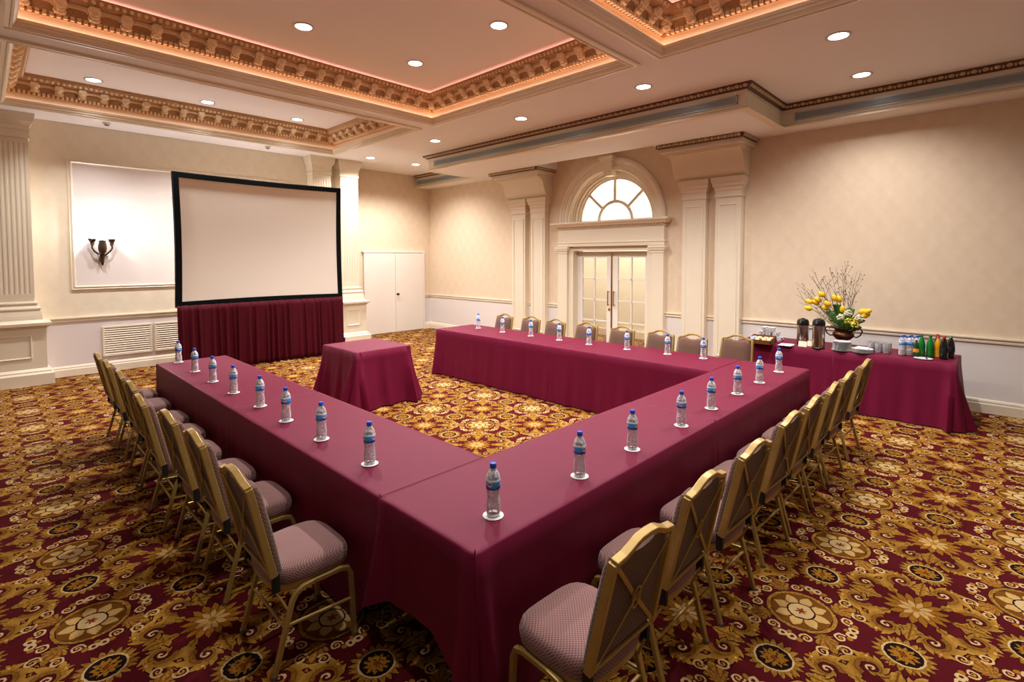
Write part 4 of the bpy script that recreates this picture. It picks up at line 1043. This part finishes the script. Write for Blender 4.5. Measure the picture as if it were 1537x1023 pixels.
o = nk.build('napkin', M['paper_white'], None, bevel=.003); o.location = (7.60, 1.295, tz+3*.0136+.0137); tag(o, 'folded white napkin on top of the short plate stack', 'napkin')
tm = MB(); tm.lathe([(.001,0),(.030,0),(.032,.003),(.034,.06),(.038,.125),(.036,.125),(.032,.06),(.029,.012),(.001,.010)], 20); TM = tm.mesh('drinking_glass', M['tumbler'], True)
for k in range(6):
    o = bpy.data.objects.new('drinking_glass', TM); COL.objects.link(o); o.location = (7.76+(k % 2)*.085, 1.235-(k//2)*.08-(k % 2)*.01, tz)
    tag(o, 'clear empty tumbler in the cluster between plates and water bottles', 'glass', 'empty tumblers on the coffee table')
sp_ = MB().lathe([(.001,0),(.05,0),(.09,.008),(.092,.01),(.05,.004),(.001,.004)], 24).build('serving_plate', M['china'], None, smooth=True); sp_.location = (7.62, .70, tz); tag(sp_, 'small white plate with a bottle opener before the soft drinks', 'plate')
op = MB(); op.tube([(-.03,.0,.013),(.04,.02,.014)], .006); o = op.build('bottle_opener', M['blackplastic'], None, smooth=True); o.location = (7.62, .66, tz); tag(o, 'black handled bottle opener lying on the small white plate', 'opener')
SB = [(.001,0),(.030,0),(.036,.005),(.037,.02),(.034,.035),(.037,.06),(.0375,.13),(.036,.15),(.030,.18),(.018,.215),(.0135,.225),(.013,.238)]
def soda(x, y, body, capm, label, name, s=1.0, lab=None):
    r = thing(name, label, 'bottle', (x, y, tz))
    MB().lathe([(a*s, z*s) for a, z in SB], 20).build('bottle_body', body, r, smooth='all')
    MB().lathe([(.0145*s,.232*s),(.016*s,.234*s),(.016*s,.252*s),(.001,.254*s)], 14).build('cap', capm, r, smooth=True)
    if lab: MB().lathe([(.0378*s,.075*s),(.0382*s,.078*s),(.0382*s,.125*s),(.0378*s,.128*s)], 20, cap0=False, cap1=False).build('label', lab, r, smooth='all')
soda(7.80, .735, M['green_pet'], M['green_pet'], 'bright green soda bottle, left one of the pair beside the water bottles', 'soda_bottle', 1.02)
soda(7.82, .655, M['green_pet'], M['green_pet'], 'bright green soda bottle, right one of the pair beside the orange drink', 'soda_bottle', 1.02)
soda(7.70, .775, M['amber'], M['steel'], 'small dark green bottle with orange label in front of the sodas', 'beer_bottle', .82, M['orange_label'])
soda(7.85, .585, M['orange_pet'], M['red_cap'], 'orange soft drink bottle with red cap between green and cola bottles', 'soda_bottle', 1.0)
soda(7.76, .525, M['cola_pet'], M['red_cap'], 'dark cola bottle with red cap at the front of the drinks', 'cola_bottle', 1.08, M['rubber'])
soda(7.92, .475, M['cola_pet'], M['green_cap'], 'dark cola bottle with pale green cap at the table end', 'cola_bottle', 1.05, M['rubber'])
soda(7.96, .60, M['cola_pet'], M['red_cap'], 'dark cola bottle standing behind the orange drink', 'cola_bottle', 1.05)

# flower urn
ux, uy = 7.86, 1.555
un = thing('flower_urn', 'dark bronze two handled urn holding the flowers', 'urn', (ux, uy, tz))
MB().lathe([(.075,0),(.078,.012),(.06,.02),(.035,.045),(.028,.075),(.04,.095),(.085,.115),(.118,.15),(.125,.185),(.11,.215),(.095,.235),(.12,.252),(.158,.262),(.16,.272),(.14,.268),(.085,.24),(.001,.235)], 28).build('bowl', M['bronze'], un, smooth=True)
for s in (-1, 1):
    MB().tube([(0, s*.10, .16), (0, s*.15, .15), (0, s*.19, .18), (0, s*.21, .235), (0, s*.185, .27), (0, s*.155, .262), (0, s*.165, .24)], .009).build('handle', M['bronze'], un, smooth=True)
mouth = Vector((ux, uy, tz+.25))
TU = [(1.789,1.446),(1.84,1.371),(1.945,1.338),(1.874,1.326),(1.943,1.251),(1.723,1.325),(1.762,1.266),(1.635,1.402),(1.601,1.384),(1.552,1.258),(1.349,1.247),(1.278,1.258),(1.303,1.2),(1.394,1.136)]
def bez(a, b, c, n): return [a*(1-t)**2+b*2*t*(1-t)+c*t*t for t in [k/n for k in range(n+1)]]
rt = random.Random(3); TU.sort()
for k, (y, z) in enumerate(TU):
    o_ = -.075+.005*((k*5) % 14); tip = Vector((ux+o_*1.8, y, z)); st_ = mouth+Vector((o_, (y-uy)*.16, -.01))
    d = tip-st_; ctl = st_+Vector((d.x*.3, d.y*.35, d.z*.75)); pts = bez(st_, ctl, tip, 10)
    r = thing('yellow_tulip', 'yellow tulip on a curved stem in the flower urn', 'flower', st_, 0, 'yellow tulips in the urn')
    MB().tube([p-st_ for p in pts], .0032).build('stem', M['stem'], r, smooth=True)
    ax = (pts[-1]-pts[-2]).normalized(); rot = Vector((0,0,1)).rotation_difference(ax).to_matrix(); c = tip-st_
    bl = MB(); bl.lathe([(.004,-.04),(.026,-.030),(.034,-.008),(.033,.018),(.022,.044),(.008,.058)], 12, c=c, M=rot); bl.build('bloom', M['tulip'], r, smooth='all')
TW = [(2.171,1.583),(2.119,1.469),(2.026,1.703),(1.983,1.67),(2.155,1.429),(1.917,1.122),(2.116,1.325),(1.961,1.771),(1.846,1.667),(1.762,1.794),(1.671,1.808),(1.621,1.834),(1.578,1.899),(1.543,1.803),(1.45,1.759),(1.396,1.76),(1.392,1.596),(1.462,1.376),(2.019,1.385),(1.806,1.694),(1.492,1.701),(1.997,1.508)]
TW.sort()
for k, (y, z) in enumerate(TW):
    o_ = .0+.0036*((k*9) % 22); tip = Vector((ux+o_*2.6, y, z)); st_ = mouth+Vector((o_, (y-uy)*.20, -.01)); d = tip-st_
    pts = bez(st_, st_+Vector((d.x*.4, d.y*.35, d.z*.6)), tip, 10); pts = [p+Vector((0, rt.uniform(-.006,.006), rt.uniform(-.005,.005))) if 0 < i < 10 else p for i, p in enumerate(pts)]
    t_ = MB(); t_.tube([p-st_ for p in pts],   .0032, taper=[1-.06*i for i in range(11)])
    for j in (4, 5, 7, 8):
        b0 = pts[j]; sgn = rt.choice((-1, 1)); bd = Vector((d.x*.05, sgn*rt.uniform(.03,.09), rt.uniform(.06,.16)))
        t_.tube([b0-st_, b0+bd*.5+Vector((0,0,-.006))-st_, b0+bd-st_], .0024, taper=[1,.7,.4])
        t_.ball(tuple(b0+bd-st_), .006, .006, .008, 6, 4)
    o = t_.build('bare_twig', M['twig'], None, smooth='all'); o.location = st_
    tag(o, 'bare brown budding twig fanning out of the flower urn', 'twig', 'bare twigs in the urn')
LV = [(1.778,1.21),(1.697,1.176),(1.467,1.283),(1.424,1.273),(1.304,1.131),(1.344,1.039),(1.667,1.322),(1.62,1.20),(1.72,1.10),(1.40,1.08)]
for k, (y, z) in enumerate(LV):
    tip = Vector((ux+rt.uniform(-.10,.02), y, z)); st_ = mouth+Vector((rt.uniform(-.03,.02), rt.uniform(-.03,.03), -.01)); d = tip-st_
    pts = bez(st_, st_+Vector((d.x*.3, d.y*.3, d.z*.9+.02)), tip, 8); R = []
    side = Vector((rt.uniform(-.4,.4), d.z, -d.y)).normalized()
    for i, p in enumerate(pts):
        w = .062*sin(pi*min(1, (i+.4)/8.4))**.8*(1+.12*(i % 2)); q = p-st_
        R.append([q-side*w, q-Vector((.012,0,0)), q+side*w])
    lf = MB(); lf.rings(R, closed=False); o = lf.build('broad_leaf', M['leaf'], None, smooth='all', solid=.002); o.location = st_
    tag(o, 'broad dark green leaf curling over the rim of the urn', 'leaf', 'broad leaves in the urn')
HY = [(1.555,1.165,'hydra'),(1.475,1.225,'hydra'),(1.468,1.120,'mum'),(1.352,1.170,'hydra'),(1.395,1.085,'mum')]
for k, (y, z, mk) in enumerate(HY):
    c = Vector((ux-.17, y, z)); hb = MB()
    for j in range(46):
        a, b2 = rt.uniform(0, 2*pi), math.acos(rt.uniform(-.7, 1)); rad = .04
        p = Vector((sin(b2)*cos(a), sin(b2)*sin(a), cos(b2)))*rad; hb.ball(tuple(p), .012, .012, .009, 6, 4)
    r = thing('hydrangea' if mk == 'hydra' else 'chrysanthemum', ('white' if mk == 'hydra' else 'yellow')+' round blossom head low in the flower urn', 'flower', c, 0, ('white' if mk == 'hydra' else 'pale yellow')+' blossom heads in the urn')
    hb.build('blossom', M[mk], r, smooth='all')
    s0 = mouth+Vector((-.085, (y-uy)*.45, -.01))-c; MB().tube([s0, s0*.5+Vector((0,0,-.02)), (0,0,-.02)], .004).build('stem', M['stem'], r, smooth=True)
